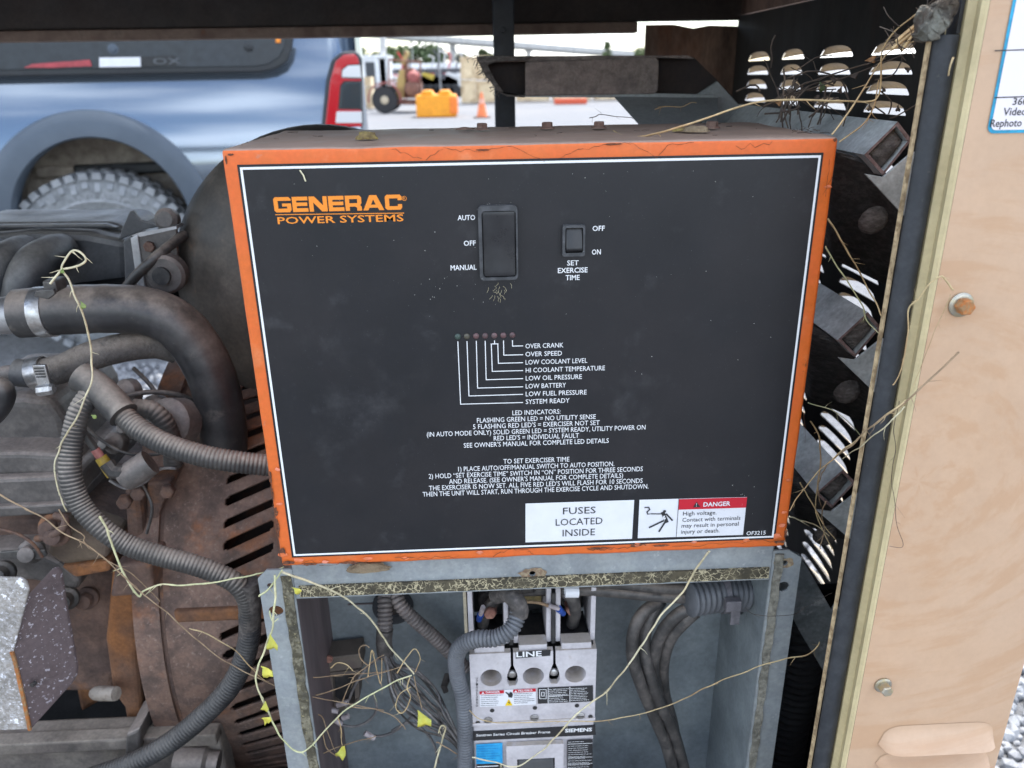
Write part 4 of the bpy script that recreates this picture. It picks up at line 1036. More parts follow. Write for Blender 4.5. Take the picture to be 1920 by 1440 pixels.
# rocker switches
def switch(name, px0, py0, px1, py1, rx0, ry0, rx1, ry1, kind):
    a_, b_ = bx(px0, py1, -.004), bx(px1, py0, -.004)
    c_, d_ = bx(rx0, ry1, -.004), bx(rx1, ry0, -.004)
    rad = .003 if kind == 'big' else .0012
    bz = plate(name, rrect(a_[0], a_[1], b_[0], b_[1], rad), [rrect(c_[0]-.0005, c_[1]-.0005, d_[0]+.0005, d_[1]+.0005, rad*.8)], .0042, XZ(-.0026), switch_rim, box, smooth=35, bevel=.0007)
    flat_poly('bezel_well', rrect(a_[0]+.0004, a_[1]+.0004, b_[0]-.0004, b_[1]-.0004, rad), -.0008, breaker_dark, bz)
    h = d_[1]-c_[1]
    m = MB(); n = 14
    for i in range(n+1):
        t_ = i/n; z = c_[1] + h*t_
        if kind == 'big': y = -.0032 - .0020*abs(t_-.45)**1.2
        else: y = -.0025 - .0042*max(0, (1-t_))**.8 * (1 if t_ > .12 else t_/.12*.7+.3)
        m.v += [Vector((c_[0], y, z)), Vector((d_[0], y, z)), Vector((d_[0], -.0005, z)), Vector((c_[0], -.0005, z))]
    for i in range(n):
        for k in range(4): m.f.append((i*4+k, i*4+(k+1) % 4, (i+1)*4+(k+1) % 4, (i+1)*4+k))
    m.f += [(3,2,1,0), tuple(range(n*4, n*4+4))]
    m.build('rocker', switch_pl, bz, smooth=40, bevel=.0006)
    return bz
switch('mode_switch', 900, 384.5, 970, 526, 907.5, 396, 965.5, 519, 'big')
switch('exercise_switch', 1054.5, 421.5, 1097.5, 481, 1061, 428, 1092, 473, 'small')
# labels at the foot of the panel
def zpoly(pts, Y): return pxpoly([z3p(*q) for q in pts], Y)
fl_ = flat_poly('fuse_label', zpoly([(90,416),(800,392),(815,133),(90,157)], Y1), Y1, label_white, box)
for s_, x0_, x1_, y_ in (('FUSES',340,557,(228,223)),('LOCATED',291,603,(303,295)),('INSIDE',337,553,(375,369))):
    text_fit(s_, z3p(x0_,y_[0]), z3p(x1_,y_[1]), 12.3, Y1-.0003, label_black, fl_)
dl = flat_poly('danger_label', zpoly([(838,388),(1540,366),(1567,113),(850,132)], Y1), Y1, label_white, box)
flat_poly('red_band', zpoly([(1109,197),(1559,183),(1567,114),(1113,127)], Y1), Y1-.0003, label_red, dl)
m = MB(); line_strip(m, z3p(1113,127), z3p(1095,380), .9, Y1-.0005); m.build('divider', label_black, dl, fix=False)
flat_poly('warning_triangle', zpoly([(1206,180),(1254,178),(1229,143)], Y1), Y1-.0006, label_black, dl)
text_fit('!', z3p(1227,176), z3p(1231,176), 6, Y1-.0008, label_white, dl, .02)
text_fit('DANGER', z3p(1275,178), z3p(1455,170), 7.8, Y1-.0006, label_white, dl, .02)
for s_, x0_, x1_, y_ in (('High voltage.',1140,1363,(236,231)),('Contact with terminals',1135,1522,(278,267)),('may result in personal',1130,1510,(317,306)),('injury or death.',1127,1383,(358,350))):
    text_fit(s_, z3p(x0_,y_[0]), z3p(x1_,y_[1]), 7.4, Y1-.0003, label_black, dl)
text_fit('OF3215', z3p(1562,369), z3p(1690,362), 7.0, Y1-.0006, white_print, face, .008)
m = MB(); Yp = Y1-.0005
for i, (p_, q_, w_) in enumerate((((930,226),(1012,227),2.2),((1008,222),(1030,276),7),((1030,228),(1068,268),3),((1018,268),(918,316),3.2),((1026,272),(982,342),3.2),((887,184),(912,183),2.2),((912,183),(918,198),2.2),((918,198),(900,214),2.2),((900,214),(906,228),2.2),((906,228),(922,226),1.6))):
    line_strip(m, z3p(*p_), z3p(*q_), w_, Yp-.00003*i)
m.build('pictogram', label_black, dl, fix=False)
cx, cz = bx(*z3p(1016,205), Y1); flat_poly('pictogram_head', circ(cx, cz, .00115, 16), Yp-.0004, label_black, dl)
flat_poly('pictogram_bolt', zpoly([(1006,236),(1020,232),(1014,248),(1026,246),(1010,272),(1014,254),(1004,256)], Y1), Yp-.0005, label_white, dl)
# cracks and lifted flakes in the orange paint of the rim
cm = MB()
def crack(pts, w_=1.3):
    for p_, q_ in zip(pts, pts[1:]):
        line_strip(cm, p_, q_, w_*random.uniform(.3,.85), -.0009-random.random()*.0004)
def jag(a_, b_, n, amp):
    r = []
    for i in range(n+1):
        t_ = i/n; r.append((a_[0]+(b_[0]-a_[0])*t_+random.uniform(-1,1)*amp*.5, a_[1]+(b_[1]-a_[1])*t_+random.uniform(-1,1)*amp))
    return r
crack(jag((735,279),(790,300),7,3)); crack(jag((800,299),(830,279),4,2)); crack(jag((830,279),(900,283),8,4)); crack(jag((900,283),(960,275),8,2)); crack(jag((960,275),(1020,301),7,2))
crack(jag((1045,298),(1085,280),5,2)); crack(jag((1085,282),(1180,267),10,4)); crack(jag((1180,267),(1232,296),6,2),1); crack(jag((1232,296),(1252,272),4,2)); crack(jag((1252,272),(1300,266),5,2)); crack(jag((1380,277),(1450,268),8,5))
crack(jag((925,1042),(960,1030),5,2)); crack(jag((960,1030),(990,1032),4,2)); crack(jag((990,1032),(1000,1040),3,2)); crack(jag((1100,1030),(1190,1027),14,3),2.2); crack(jag((1190,1022),(1210,1021),4,2),3.5); crack(jag((1260,1026),(1470,1012),16,3),1)
crack(jag((508,900),(516,985),12,3),2); crack(jag((516,985),(527,1055),9,2),2.2); crack(jag((600,1060),(690,1054),12,3),1.6); crack(jag((560,1056),(590,1050),5,4)); crack(jag((740,1048),(860,1044),14,3),1.2)
crack(jag((1548,370),(1556,300),7,2),.9); crack(jag((1543,365),(1562,330),6,2),.9); crack(jag((1506,760),(1510,830),6,2),.9)
tag(cm.build('paint_crack', crackm, box, fix=False), kind='stuff')
fm = MB()
for (px, py, s_) in ((520,880,7),(524,945,6),(530,1040,9),(560,1050,10),(610,1053,7),(690,1047,8),(760,1046,7),(900,1036,7),(1195,1021,8),(1300,1016,7),(1400,1012,8),(1455,1005,10),(1466,985,8),(1470,960,6),(1478,900,6),(1552,350,7)):
    v, t_ = PT(px, py, Y=-.0004); s_ *= t_/F; n = 9
    ang = random.random()*6; k0 = len(fm.v)
    ring = [v + Vector((math.cos(6.283*k/n+ang)*s_*random.uniform(.6,1.3), random.uniform(-.0006,.0001), math.sin(6.283*k/n+ang)*s_*random.uniform(.35,.7))) for k in range(n)]
    fm.add(ring + [v + Vector((0,-.0006,0))], [(k, (k+1) % n, n) for k in range(n)])
tag(fm.build('lifted_paint', peel, box, fix=True, smooth=30), kind='stuff')
rm = MB()
for (px, py, sx, sz) in ((506,893,4,12),(509,925,4,16),(516,960,5,10),(520,990,4,18),(530,1035,5,10),(540,1055,12,4),(580,1058,14,3),(655,1055,16,3),(1192,1022,10,4),(1120,1028,22,2.5),(1240,1023,16,2),(1462,1016,12,3),(1474,1000,3,8),(432,290,6,2),(424,300,2,8),(1150,270,18,1.6),(905,281,14,1.6),(1566,262,4,3)):
    v, t_ = PT(px, py, Y=-.0007); n = 16; q_ = random.random()*50
    ring = [v + Vector((math.cos(6.283*k/n)*sx*t_/F*(1+.7*mnoise.noise(Vector((k*.8,q_,0)))), 0, math.sin(6.283*k/n)*sz*t_/F*(1+.7*mnoise.noise(Vector((k*.8,q_,7)))))) for k in range(n)]
    ring = [Vector((max(-XB+.0004, min(XB-.0004, p.x)), p.y, max(zb0+.0004, min(ZT-.0004, p.z)))) for p in ring]
    rm.add(ring, [tuple(range(n))])
tag(rm.build('rust_patch', M('rust_patch', (.17,.06,.028), .9, c2=(.07,.03,.02), sc_=300, layers=(((.4,.13,.04), 500, .55, .62, .8),), bump=(.6, 500)), box, fix=False), kind='stuff')
# rusty bolts standing on the dusty top
for px, py in ((904,243),(1026,241),(1123,240),(1335,240)):
    v = P(px, py, Z=ZT+.0015)
    b_ = bolt(box, v, (0,0,1), .006, .0046, .005, rustbolt_dark, rustbolt_dark)
# bits of dirt on the panel
dm = MB()
sp = [(935,384,22,4),(850,546,40,20),(1390,960,20,30),(700,480,150,70),(1300,500,140,120),(1000,330,400,14)]
for cx_, cy_, rx, ry in sp:
    for _ in range(22):
        px, py = random.gauss(cx_, rx), random.gauss(cy_, ry)
        if not (470 < px < 1500 and 320 < py < 990): continue
        v, t_ = PT(px, py, Y=-.0012); s_ = random.uniform(.25,.95)*t_/F
        dm.add([v+Vector((-s_,0,0)), v+Vector((0,0,-s_)), v+Vector((s_,0,0)), v+Vector((0,0,s_*.8)), v+Vector((0,-s_*.5,0))], [(0,1,4),(1,2,4),(2,3,4),(3,0,4)])
tag(dm.build('paint_speck', M('white_speck', (.6,.58,.54), .7, rvar=0), box, fix=False), kind='stuff')
tw = MB()
hairs = [((562,319),(573,340))]
for _ in range(20):
    h0 = (random.gauss(938,14), random.uniform(530,560)); hairs.append((h0, (h0[0]+random.uniform(-7,7), h0[1]+random.uniform(3,12))))
for (p_, q_) in hairs:
    a_, t_ = PT(*p_, Y=-.0018); b_ = P(*q_, Y=-.0014); tw.tube([a_, (a_+b_)/2+Vector((.0006,-.0004,.0004)), b_], .0001 if p_[0] > 600 else .0005, 5)
tag(tw.build('dry_grass_bit', vine_pale), 'tiny dry grass bits caught under the large rocker switch', 'grass', kind='stuff')

# things lying on the top
def lump(name, px, py, rx, ry, rz, mat, label, cat, Z=ZT+.001, seed=0):
    v = P(px, py, Z=Z); bm = bmesh.new(); bmesh.ops.create_icosphere(bm, subdivisions=3, radius=1)
    for q in bm.verts:
        n_ = 1 + .35*mnoise.noise(q.co*1.7+Vector((seed,0,0))) + .15*mnoise.noise(q.co*5+Vector((seed,3,0)))
        q.co = Vector((q.co.x*rx*n_, q.co.y*ry*n_, max(-.2, q.co.z)*rz*n_ + rz*.2))
    me = bpy.data.meshes.new(name); bm.to_mesh(me); bm.free()
    o = finish(name, me, mat, None, v, smooth=50, fix=False); return tag(o, label, cat)
lump('seed_pod', 688, 261, .0072, .005, .0046, cocoon_m, 'crumpled yellow brown seed pod on top of the orange box', 'seed pod', seed=2)
lump('dirt_clod', 1306, 247, .009, .005, .0035, nest_m, 'brown dirt clod under the long straw stem on the box top', 'dirt clod', seed=5)
lump('dirt_clod', 1280, 246, .007, .004, .0025, cocoon_m, 'small greenish dirt clod left of the brown clod on the box top', 'dirt clod', seed=9)
lump('dead_leaf', 872, 243, .007, .003, .0016, rustbolt_dark, 'small dark dead leaf left of the leftmost rusty bolt', 'leaf', seed=4)
lump('mud_nest', 690, 1069, .018, .004, .006, nest_m, 'fuzzy tan mud nest under the lower left edge of the orange box', 'nest', Z=.7665, seed=12)
nm = MB()
for k in range(150):
    a_ = P(random.uniform(1490,1600), random.uniform(232,262), Z=ZT+.0012); a_.z += random.uniform(0,.002)
    if a_.x > .2 or a_.y > .17 or a_.y < .006: continue
    d = Vector((random.uniform(-1,1), random.uniform(-1,1), random.uniform(-.1,.2)))*.008
    nm.tube([a_, a_+d*.5+Vector((0,0,.0006)), a_+d], .00022, 4)
for k in range(26):
    a_ = Vector((random.uniform(-.2,.2), random.uniform(.01,.17), ZT+.0012)); d = Vector((random.uniform(-1,1), random.uniform(-.6,.6), 0))*random.uniform(.003,.011)
    nm.tube([a_, a_+d], random.uniform(.0001,.0003), 4)
tag(nm.build('twig_litter', vine_dark, fix=False), 'dark twig litter on the dusty top of the orange box', 'twigs', kind='stuff')

# ================================================================== ELECTRICAL CABINET
Yg = .012
cab = thing('electrical_cabinet', 'open galvanised electrical cabinet with crumbling foam gasket under the orange box', 'cabinet', (0, .07, .40))
def cx_(px, py): v = P(px, py, Y=Yg); return (v.x, v.z)
xL0, xL1 = cx_(484,1085)[0], -.2006
xR1, xR0 = .2002, cx_(1500,1060)[0]
zT_ = cx_(960,1052)[1] + .006
zT1 = (cx_(560,1120)[1] + cx_(1440,1087)[1])/2
ZC = .40
hl = [circ(*cx_(507,1097), .0026), circ(*cx_(518,1144), .0062, rz=.0052)]
hr = [circ(*cx_(1470,1054), .0028), circ(*cx_(1468,1099), .0052)]
zl = cx_(500,1068)[1]; zr_ = cx_(1480,1030)[1]
plate('left_flange', [(xL0,ZC),(xL1,ZC),(xL1,zl),(xL0+.008,zl),(xL0,zl-.008)], hl, .002, XZ(Yg), galv, cab, bevel=.0004)
plate('right_flange', [(xR1,ZC),(xR0,ZC),(xR0,zr_-.008),(xR0-.012,zr_),(xR1,zr_)], hr, .002, XZ(Yg), galv, cab, bevel=.0004)
plate('top_flange', [(xL1+.0003,zT1),(xR1-.0003,zT1),(xR1-.0003,zT_),(xL1+.0003,zT_)], [circ(*cx_(998,1074), .0026)], .002, XZ(Yg+.0003), galv, cab, bevel=.0004)
# rust halo washers round the fixing holes
halo = M('rust_halo', (.34,.27,.17), .9, c2=(.22,.14,.09), sc_=300, lo=.4, hi=.6)
for q, r_ in (((998,1074),.0085),((1470,1054),.007)):
    c = cx_(*q); flat_poly('rust_ring', [(c[0]+r_*(1+.35*mnoise.noise(Vector((k*.6,r_*900,0))))*1.3*math.cos(k*.2094), c[1]+r_*(.72+.25*mnoise.noise(Vector((k*.6,r_*900,5))))*math.sin(k*.2094)) for k in range(30)], Yg-.00135, halo, cab, [circ(*c, .0027)])
def strip(name, x0, x1, z0, z1, y0, y1, mat, axis, rag, n=70):
    """ragged foam gasket: a strip whose long edges wander"""
    m = MB()
    for i in range(n+1):
        t_ = i/n
        w0 = mnoise.noise(Vector((i*.35, x0*50, 1)))*rag; w1 = mnoise.noise(Vector((i*.35, x0*50, 9)))*rag; th = mnoise.noise(Vector((i*.5, 3, z0*9)))*.0006
        if axis == 'x':
            x = x0+(x1-x0)*t_; m.v += [Vector((x,y1,z0+w0)), Vector((x,y0+th,z0+w0)), Vector((x,y0-th,z1+w1)), Vector((x,y1,z1+w1))]
        else:
            z = z0+(z1-z0)*t_; m.v += [Vector((x0+w0,y1,z)), Vector((x0+w0,y0+th,z)), Vector((x1+w1,y0-th,z)), Vector((x1+w1,y1,z))]
    for i in range(n):
        for k in range(3): m.f.append((i*4+k, (i+1)*4+k, (i+1)*4+k+1, i*4+k+1))
    m.f += [(0,1,2,3), (n*4+3, n*4+2, n*4+1, n*4)]
    return m.build(name, mat, cab)
zg0, zg1 = (cx_(600,1114)[1]+cx_(1400,1083)[1])/2, (cx_(600,1094)[1]+cx_(1400,1064)[1])/2
xh = cx_(998,1074)[0]
strip('top_gasket', xL1+.004, xR1-.002, zg0, zg1, Yg-.0030, Yg-.0008, gasket_top, 'x', .0004)
strip('left_gasket', xL1-.0095, xL1-.0012, ZC, zl-.006, Yg-.0030, Yg-.0011, gasket_side, 'z', .0016)
strip('right_gasket', xR1+.002, xR1+.0088, ZC, zr_-.003, Yg-.0030, Yg-.0011, gasket_right, 'z', .0012)
YB = .120
plate('back_panel', [(xL1-.0008,ZC),(xR1+.0008,ZC),(xR1+.0008,zT_),(xL1-.0008,zT_)], [circ(*(lambda v: (v.x, v.z))(P(737,1136,Y=YB)), .0195, 24)], .0015, XZ(YB), galv_in, cab)
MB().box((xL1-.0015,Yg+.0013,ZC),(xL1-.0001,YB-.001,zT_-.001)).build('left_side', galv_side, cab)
MB().box((xR1+.0001,Yg+.0013,ZC),(xR1+.0015,YB-.001,zT_-.001)).build('right_side', galv_in, cab)
MB().box((xL1-.001,Yg+.0016,zT_-.0009),(xR1+.001,YB,zT_)).build('top_side', galv, cab)
MB().box((xL1,Yg+.01,ZC-.002),(xR1,YB,ZC)).build('floor', galv, cab)
gv = P(737,1136,Y=YB-.002)
plate('grommet', circ(gv.x, gv.z, .0205, 28), [circ(gv.x, gv.z, .012, 20)], .004, XZ(YB-.003), rubber, cab, smooth=40, bevel=.0008)
MB().box((gv.x-.045,YB-.0022,gv.z+.003),(gv.x-.018,YB-.0008,gv.z+.0042)).build('seam', galv_side, cab)
# large knock-out with conduit in the right wall
kv = P(1385,1112,X=xR1)
MB().lathe((xR1-.0006, kv.y, kv.z), (1,0,0), [(0,.020),(.0003,.020)], 24).build('knockout', rubber, cab)

# ================================================================== CIRCUIT BREAKER
YF = .030
bk = thing('circuit_breaker', 'grey three pole circuit breaker mounted in the open cabinet', 'circuit breaker', P(1000,1440,Y=YF))
def kx(px, py, Y=YF): v = P(px, py, Y=Y); return (v.x, v.z)
bxl = (kx(880,1235)[0] + kx(889,1430)[0])/2; bxr = (kx(1119,1235)[0]+kx(1112,1430)[0])/2
W_ = bxr-bxl
zS = (kx(883,1230)[1]+kx(1115,1214)[1])/2        # shoulder where the terminal chambers begin
zTop = (kx(878,1118)[1]+kx(1100,1106)[1])/2 - .005
zF = (kx(890,1362)[1]+kx(1115,1344)[1])/2        # fold between cover and body
zN = (kx(890,1374)[1]+kx(1115,1359)[1])/2
ZBk = .44
def bpx(u): return bxl + W_*u
holes_ = [circ(bpx(u), (kx(919,1270)[1]+kx(1087,1265)[1])/2, .0098, 22) for u in (.165,.5,.835)]
def teardrop(u):
    c0 = bpx(u); zc = (kx(960,1272)[1]+kx(1041,1266)[1])/2
    return [(c0-.0012, zS), (c0-.0012, zc+.014), (c0-.0045, zc+.004), (c0-.0052, zc-.004), (c0-.003, zc-.009), (c0+.003, zc-.009), (c0+.0052, zc-.004), (c0+.0045, zc+.004), (c0+.0012, zc+.014), (c0+.0012, zS)]
td1, td2 = teardrop(.333), teardrop(.667)
outer_ = [(bxl, zF), (bxr, zF), (bxr, zS)] + td2[::-1] + td1[::-1] + [(bxl, zS)]
plate('terminal_cover', outer_, holes_, .006, XZ(YF+.003), breaker_m, bk, smooth=30, bevel=.0006)
MB().box((bxl+.001, YF+.034, zF), (bxr-.001, YF+.036, zS-.007)).build('cover_back', breaker_dark, bk)
for xx in (bxl, bxr-.002): MB().box((xx, YF+.0062, zF+.0005), (xx+.002, .1, zS-.0005)).build('cover_side', breaker_m, bk)
for u in (.165,.5,.835):
    zc = (kx(919,1270)[1]+kx(1087,1265)[1])/2
    MB().lathe((bpx(u), YF+.0055, zc), (0,1,0), [(0,.0097),(.030,.0090)], 22, caps=False).build('terminal_tube', breaker_m, bk, smooth=40)
for u in (.333,.667):
    v = Vector((bpx(u), YF+.006, (kx(960,1272)[1]+kx(1041,1266)[1])/2))
    b_ = MB().lathe(v, (0,-1,0), [(0,.0042),(.0015,.0042),(.0026,.003),(.0028,.001)], 16).build('cover_screw', clampm, bk, smooth=50)
# body below
m = MB().box((bxl+.0006, YF+.0015, ZBk), (bxr-.0006, .112, zF-.0006)); m.build('body', breaker_m, bk, bevel=.001)
MB().box((bxl-.0005, YF-.0016, zF-.0010), (bxr+.0005, YF+.010, zF+.0022)).build('ridge', breaker_m, bk, bevel=.0006)
# terminal chambers
for u0, u1 in ((0,.316),(.35,.65),(.684,1)):
    x0, x1 = bpx(u0), bpx(u1)
    for xx in (x0, x1-.0045): MB().box((xx, YF+.012, zS+.0002), (xx+.0045, .100, zTop)).build('chamber_wall', breaker_m, bk, bevel=.0006)
    MB().box((x0+.0046, YF+.002, zS-.001), (x1-.0046, YF+.016, zS+.006)).build('chamber_sill', breaker_m, bk, bevel=.0006)
    MB().box((x0+.0046, YF+.060, zS), (x1-.0046, YF+.064, zTop)).build('chamber_back', breaker_dark, bk)
    MB().box((x0+.0046, YF+.0162, zS-.006), (x1-.0046, YF+.06, zS-.004)).build('chamber_floor', breaker_dark, bk)
MB().box((bpx(.318), YF+.010, zS), (bpx(.348), .1, zTop-.004)).build('phase_barrier', breaker_dark, bk)
MB().box((bpx(.652), YF+.010, zS), (bpx(.682), .1, zTop-.004)).build('phase_barrier', breaker_dark, bk)
cz_ = (zS+zTop)/2
MB().box((bpx(.40), YF+.048, cz_-.012), (bpx(.60), YF+.058, cz_+.012)).build('busbar', brass, bk, bevel=.001)
MB().lathe((bpx(.5), YF+.0478, cz_+.003), (0,-1,0), [(0,.0045),(.0004,.0045)], 16).build('bolt_hole', breaker_dark, bk)
for u in (.17,.83):
    v = Vector((bpx(u), YF+.050, cz_-.004))
    lg = MB().lathe(v, (0,-1,.0), [(0,.0105),(.008,.0105),(.0095,.009),(.0095,.0075),(.014,.0072)], 22).build('lug', tape, bk, smooth=40)
    MB().lathe(v+Vector((0,-.014,0)), (0,-1,0), [(0,.0066),(.012,.0066),(.014,.0055)], 6).build('lug_bolt', copper, lg, bevel=.0006)
creamm = M('cream_insulating_sheet', (.55, .48, .35), .7, c2=(.48, .41, .29), sc_=60)
MB().box((bxl-.004, YF+.020, zS-.004), (bxl-.0012, .112, zTop+.006)).build('insulating_sheet', creamm, bk)
MB().box((bpx(.02), YF+.050, zTop-.010), (bpx(.26), YF+.058, zTop+.012)).build('upper_block', M('stained_block', (.5,.42,.34), .7, c2=(.3,.16,.08), sc_=50), bk, bevel=.001)
# printing on the cover
def kpoly(pts, Y): return pxpoly(pts, Y)
def zb4(x, y): return (860+x/4.114, 1090+y/4.114)
Yl = YF-.0005
ln_ = flat_poly('line_label', kpoly([zb4(440,596),(zb4(706,574)),zb4(711,526),zb4(440,545)], Yl), Yl, label_black, bk)
text_fit('LINE', zb4(445,588), zb4(640,574), 9.5, Yl-.0004, white_print, ln_, .02)
wl = flat_poly('warning_label', kpoly([zb4(163,970),zb4(596,950),zb4(594,824),zb4(160,848)], Yl), Yl, label_white, bk)
flat_poly('red_band', kpoly([zb4(162,872),zb4(350,862),zb4(350,838),zb4(160,848)], Yl), Yl-.0003, label_red, wl)
flat_poly('red_band', kpoly([zb4(420,858),zb4(595,849),zb4(594,824),zb4(420,834)], Yl), Yl-.0003, label_red, wl)
text_fit('DANGER', zb4(210,865), zb4(318,859), 3.6, Yl-.0005, label_white, wl, .02)
text_fit('PELIGRO', zb4(460,853), zb4(568,846), 3.6, Yl-.0005, label_white, wl, .02)
flat_poly('warning_triangle', kpoly([zb4(175,866),zb4(200,864),zb4(187,850)], Yl), Yl-.0005, label_white, wl)
flat_poly('warning_triangle', kpoly([zb4(428,853),zb4(452,851),zb4(440,837)], Yl), Yl-.0005, label_white, wl)
flat_poly('shock_triangle', kpoly([zb4(358,958),zb4(416,955),zb4(386,905)], Yl), Yl-.0004, label_yellow, wl)
flat_poly('shock_bolt', kpoly([zb4(380,932),zb4(392,918),zb4(388,930),zb4(398,930),zb4(384,950),zb4(388,937)], Yl), Yl-.0006, label_black, wl)
flat_poly('hand_sign', kpoly([zb4(384,892),zb4(412,896),zb4(418,870),zb4(412,855),zb4(396,850),zb4(390,866),zb4(366,850),zb4(358,853),zb4(380,874)], Yl), Yl-.0004, label_black, wl)
def rows_of_print(m, x0, x1, y0, y1, n, Y, tilt=-.045, h=.9):
    for i in range(n):
        y = y0 + (y1-y0)*(i+.5)/n; x = x0
        end = x1 - random.uniform(0, .35)*(x1-x0)
        while x < end:
            w_ = random.uniform(8, 34); e_ = min(x+w_, end)
            a_, b_ = zb4(x, y+(x-x0)*tilt), zb4(e_, y+(e_-x0)*tilt); line_strip(m, a_, b_, h, Y); x = e_+random.uniform(5,9)
m = MB(); rows_of_print(m, 172, 345, 876, 968, 6, Yl-.0004); rows_of_print(m, 428, 590, 862, 948, 6, Yl-.0004)
m.build('fine_print', label_black, wl, fix=False)
rl = flat_poly('rating_label', kpoly([zb4(610,945),zb4(1038,926),zb4(1036,802),zb4(610,822)], Yl), Yl, label_black, bk)
m = MB(); rows_of_print(m, 696, 852, 828, 938, 8, Yl-.0004); rows_of_print(m, 866, 1032, 822, 926, 8, Yl-.0004)
for q in ((625,835,675,835),(625,835,625,905),(675,835,675,905),(625,905,675,905),(640,855,660,855),(640,885,660,885),(640,855,640,885),(660,855,660,885),(690,822,690,940),(858,815,858,930),(696,885,850,878)):
    line_strip(m, zb4(q[0],q[1]), zb4(q[2],q[3]), 1.1, Yl-.0005-.00002*(len(m.f) % 5))
m.build('fine_print', white_print, rl, fix=False)
# serial number down the left edge
for i, ch in enumerate('U710052850'):
    a_ = zb4(134, 757+i*23.5); text_fit(ch, (a_[0],a_[1]), (a_[0]+3.6,a_[1]), 4.2, Yl, label_black, bk)
for q in ((258,994),(588,974),(912,956),(148,1088),(1016,1040)):
    c = kx(*zb4(*q)); MB().lathe((c[0], YF-.0004, c[1]), (0,-1,0), [(0,.0022),(.0003,.0021)], 14).build('dimple', breaker_dark, bk)
for q in ((228,1070),(584,1050),(938,1034)):
    c = kx(*zb4(*q)); s_ = MB().lathe((c[0], YF-.0004, c[1]), (0,-1,0), [(0,.0042),(.0008,.004),(.0011,.0034)], 20).build('slotted_screw', clampm, bk, smooth=40)
    MB().box((c[0]-.0032, YF-.0018, c[1]-.0004), (c[0]+.0032, YF-.0014, c[1]+.0004)).build('slot', breaker_dark, s_)
# name strip
YN = YF-.0006
ns = MB().prism([P(*zb4(*q), Y=YN) for q in ((112,1230),(1058,1185),(1054,1118),(112,1168))], (0,.0028,0)).build('name_strip', label_black, bk)
text_fit('Sentron Series Circuit Breaker Frame', zb4(135,1198), zb4(706,1170), 4.6, YN-.0004, white_print, ns, .012, shear=.1)
text_fit('SIEMENS', zb4(820,1166), zb4(1028,1154), 6.2, YN-.0004, white_print, ns, .03)
YH = YF-.0002
bl = flat_poly('blue_label', kpoly([zb4(136,1410),zb4(340,1402),zb4(338,1245),zb4(134,1258)], YH), YH, label_blue, bk)
m = MB(); rows_of_print(m, 142, 330, 1265, 1400, 7, YH-.0004, -.04, .7); m.build('fine_print', M('deep_blue_print', (.01,.12,.35), .5), bl, fix=False)
wl2 = flat_poly('spec_label', kpoly([zb4(138,1470),zb4(345,1462),zb4(342,1406),zb4(137,1414)], YH), YH, label_black, bk)
m = MB(); rows_of_print(m, 146, 335, 1418, 1466, 2, YH-.0004, -.04, 2.2); m.build('fine_print', white_print, wl2, fix=False)
sl = flat_poly('trip_label', kpoly([zb4(838,1470),zb4(1034,1462),zb4(1034,1216),zb4(838,1226)], YH), YH, label_black, bk)
m = MB(); rows_of_print(m, 845, 1028, 1232, 1460, 14, YH-.0004, -.04, .8)
for y in (1256,1362,1412): line_strip(m, zb4(842,y), zb4(1030,y-8), .9, YH-.0005)
m.build('fine_print', white_print, sl, fix=False)
# handle surround and handle
a_, b_ = kx(*zb4(372,1520)), kx(*zb4(806,1222)); c_, d_ = kx(*zb4(452,1520)), kx(*zb4(738,1330))
plate('handle_frame', [(a_[0],a_[1]),(b_[0],a_[1]),(b_[0],b_[1]),(a_[0],b_[1])], [[(c_[0],c_[1]),(d_[0],c_[1]),(d_[0],d_[1]),(c_[0],d_[1])]], .005, XZ(YF-.0022), breaker_m, bk, bevel=.001)
MB().box((c_[0]-.001,YF-.0002,c_[1]-.001),(d_[0]+.001,YF+.001,d_[1]+.001)).build('handle_slot', breaker_dark, bk)
MB().prism([(c_[0]+.001,YF-.001,d_[1]-.001),(c_[0]+.001,YF-.004,d_[1]-.003),(c_[0]+.001,YF-.010,c_[1]+.008),(c_[0]+.001,YF-.001,c_[1])], (d_[0]-c_[0]-.002,0,0)).build('handle', handle_m, bk, bevel=.001)

# ================================================================== CONDUITS AND CABLES IN THE CABINET
def rib_hose(name, pts, Y, rpx, mat, label, cat, pitch=.0042, dep=.0016, seg=16, group=None):
    return hose(name, pts, Y, rpx, mat, None, seg, (pitch, dep), label=label, cat=cat, group=group)
rib_hose('conduit', [(724,1100,.112),(722,1130,.095),(722,1165,.085),(722,1192,.08)], .09, 14.5, conduit_br, 'short brown grey corrugated conduit hanging straight down from the rubber grommet', 'conduit', .0038)
hose('tape_wrap', [(722,1180,.08),(720,1205,.078),(723,1228,.078)], .08, 15.5, tape, seg=14, label='black tape sleeve on the end of the short straight conduit', cat='tape')
rib_hose('conduit', [(740,1100,.112),(748,1130,.095),(775,1160,.09),(815,1195,.09),(850,1230,.09),(875,1255,.088)], .09, 13.5, conduit_br, 'corrugated conduit slanting from the grommet down to the right', 'conduit', .0038)
rib_hose('conduit', [(972,1150,.014),(958,1180,.006),(930,1196,.004),(895,1198,.008),(866,1210,.016),(855,1235,.024),(858,1270,.03),(868,1310,.03),(872,1370,.03),(872,1450,.03)], .03, 16, conduit_m, 'long grey corrugated conduit curling over the left pole and down beside the breaker', 'conduit', .0033)
hose('tape_wrap', [(930,1116,.036),(950,1112,.026),(966,1124,.018),(974,1140,.015),(972,1155,.013)], .03, 17, tape, seg=14, label='wrinkled black tape bend at the top of the long curling conduit', cat='tape')
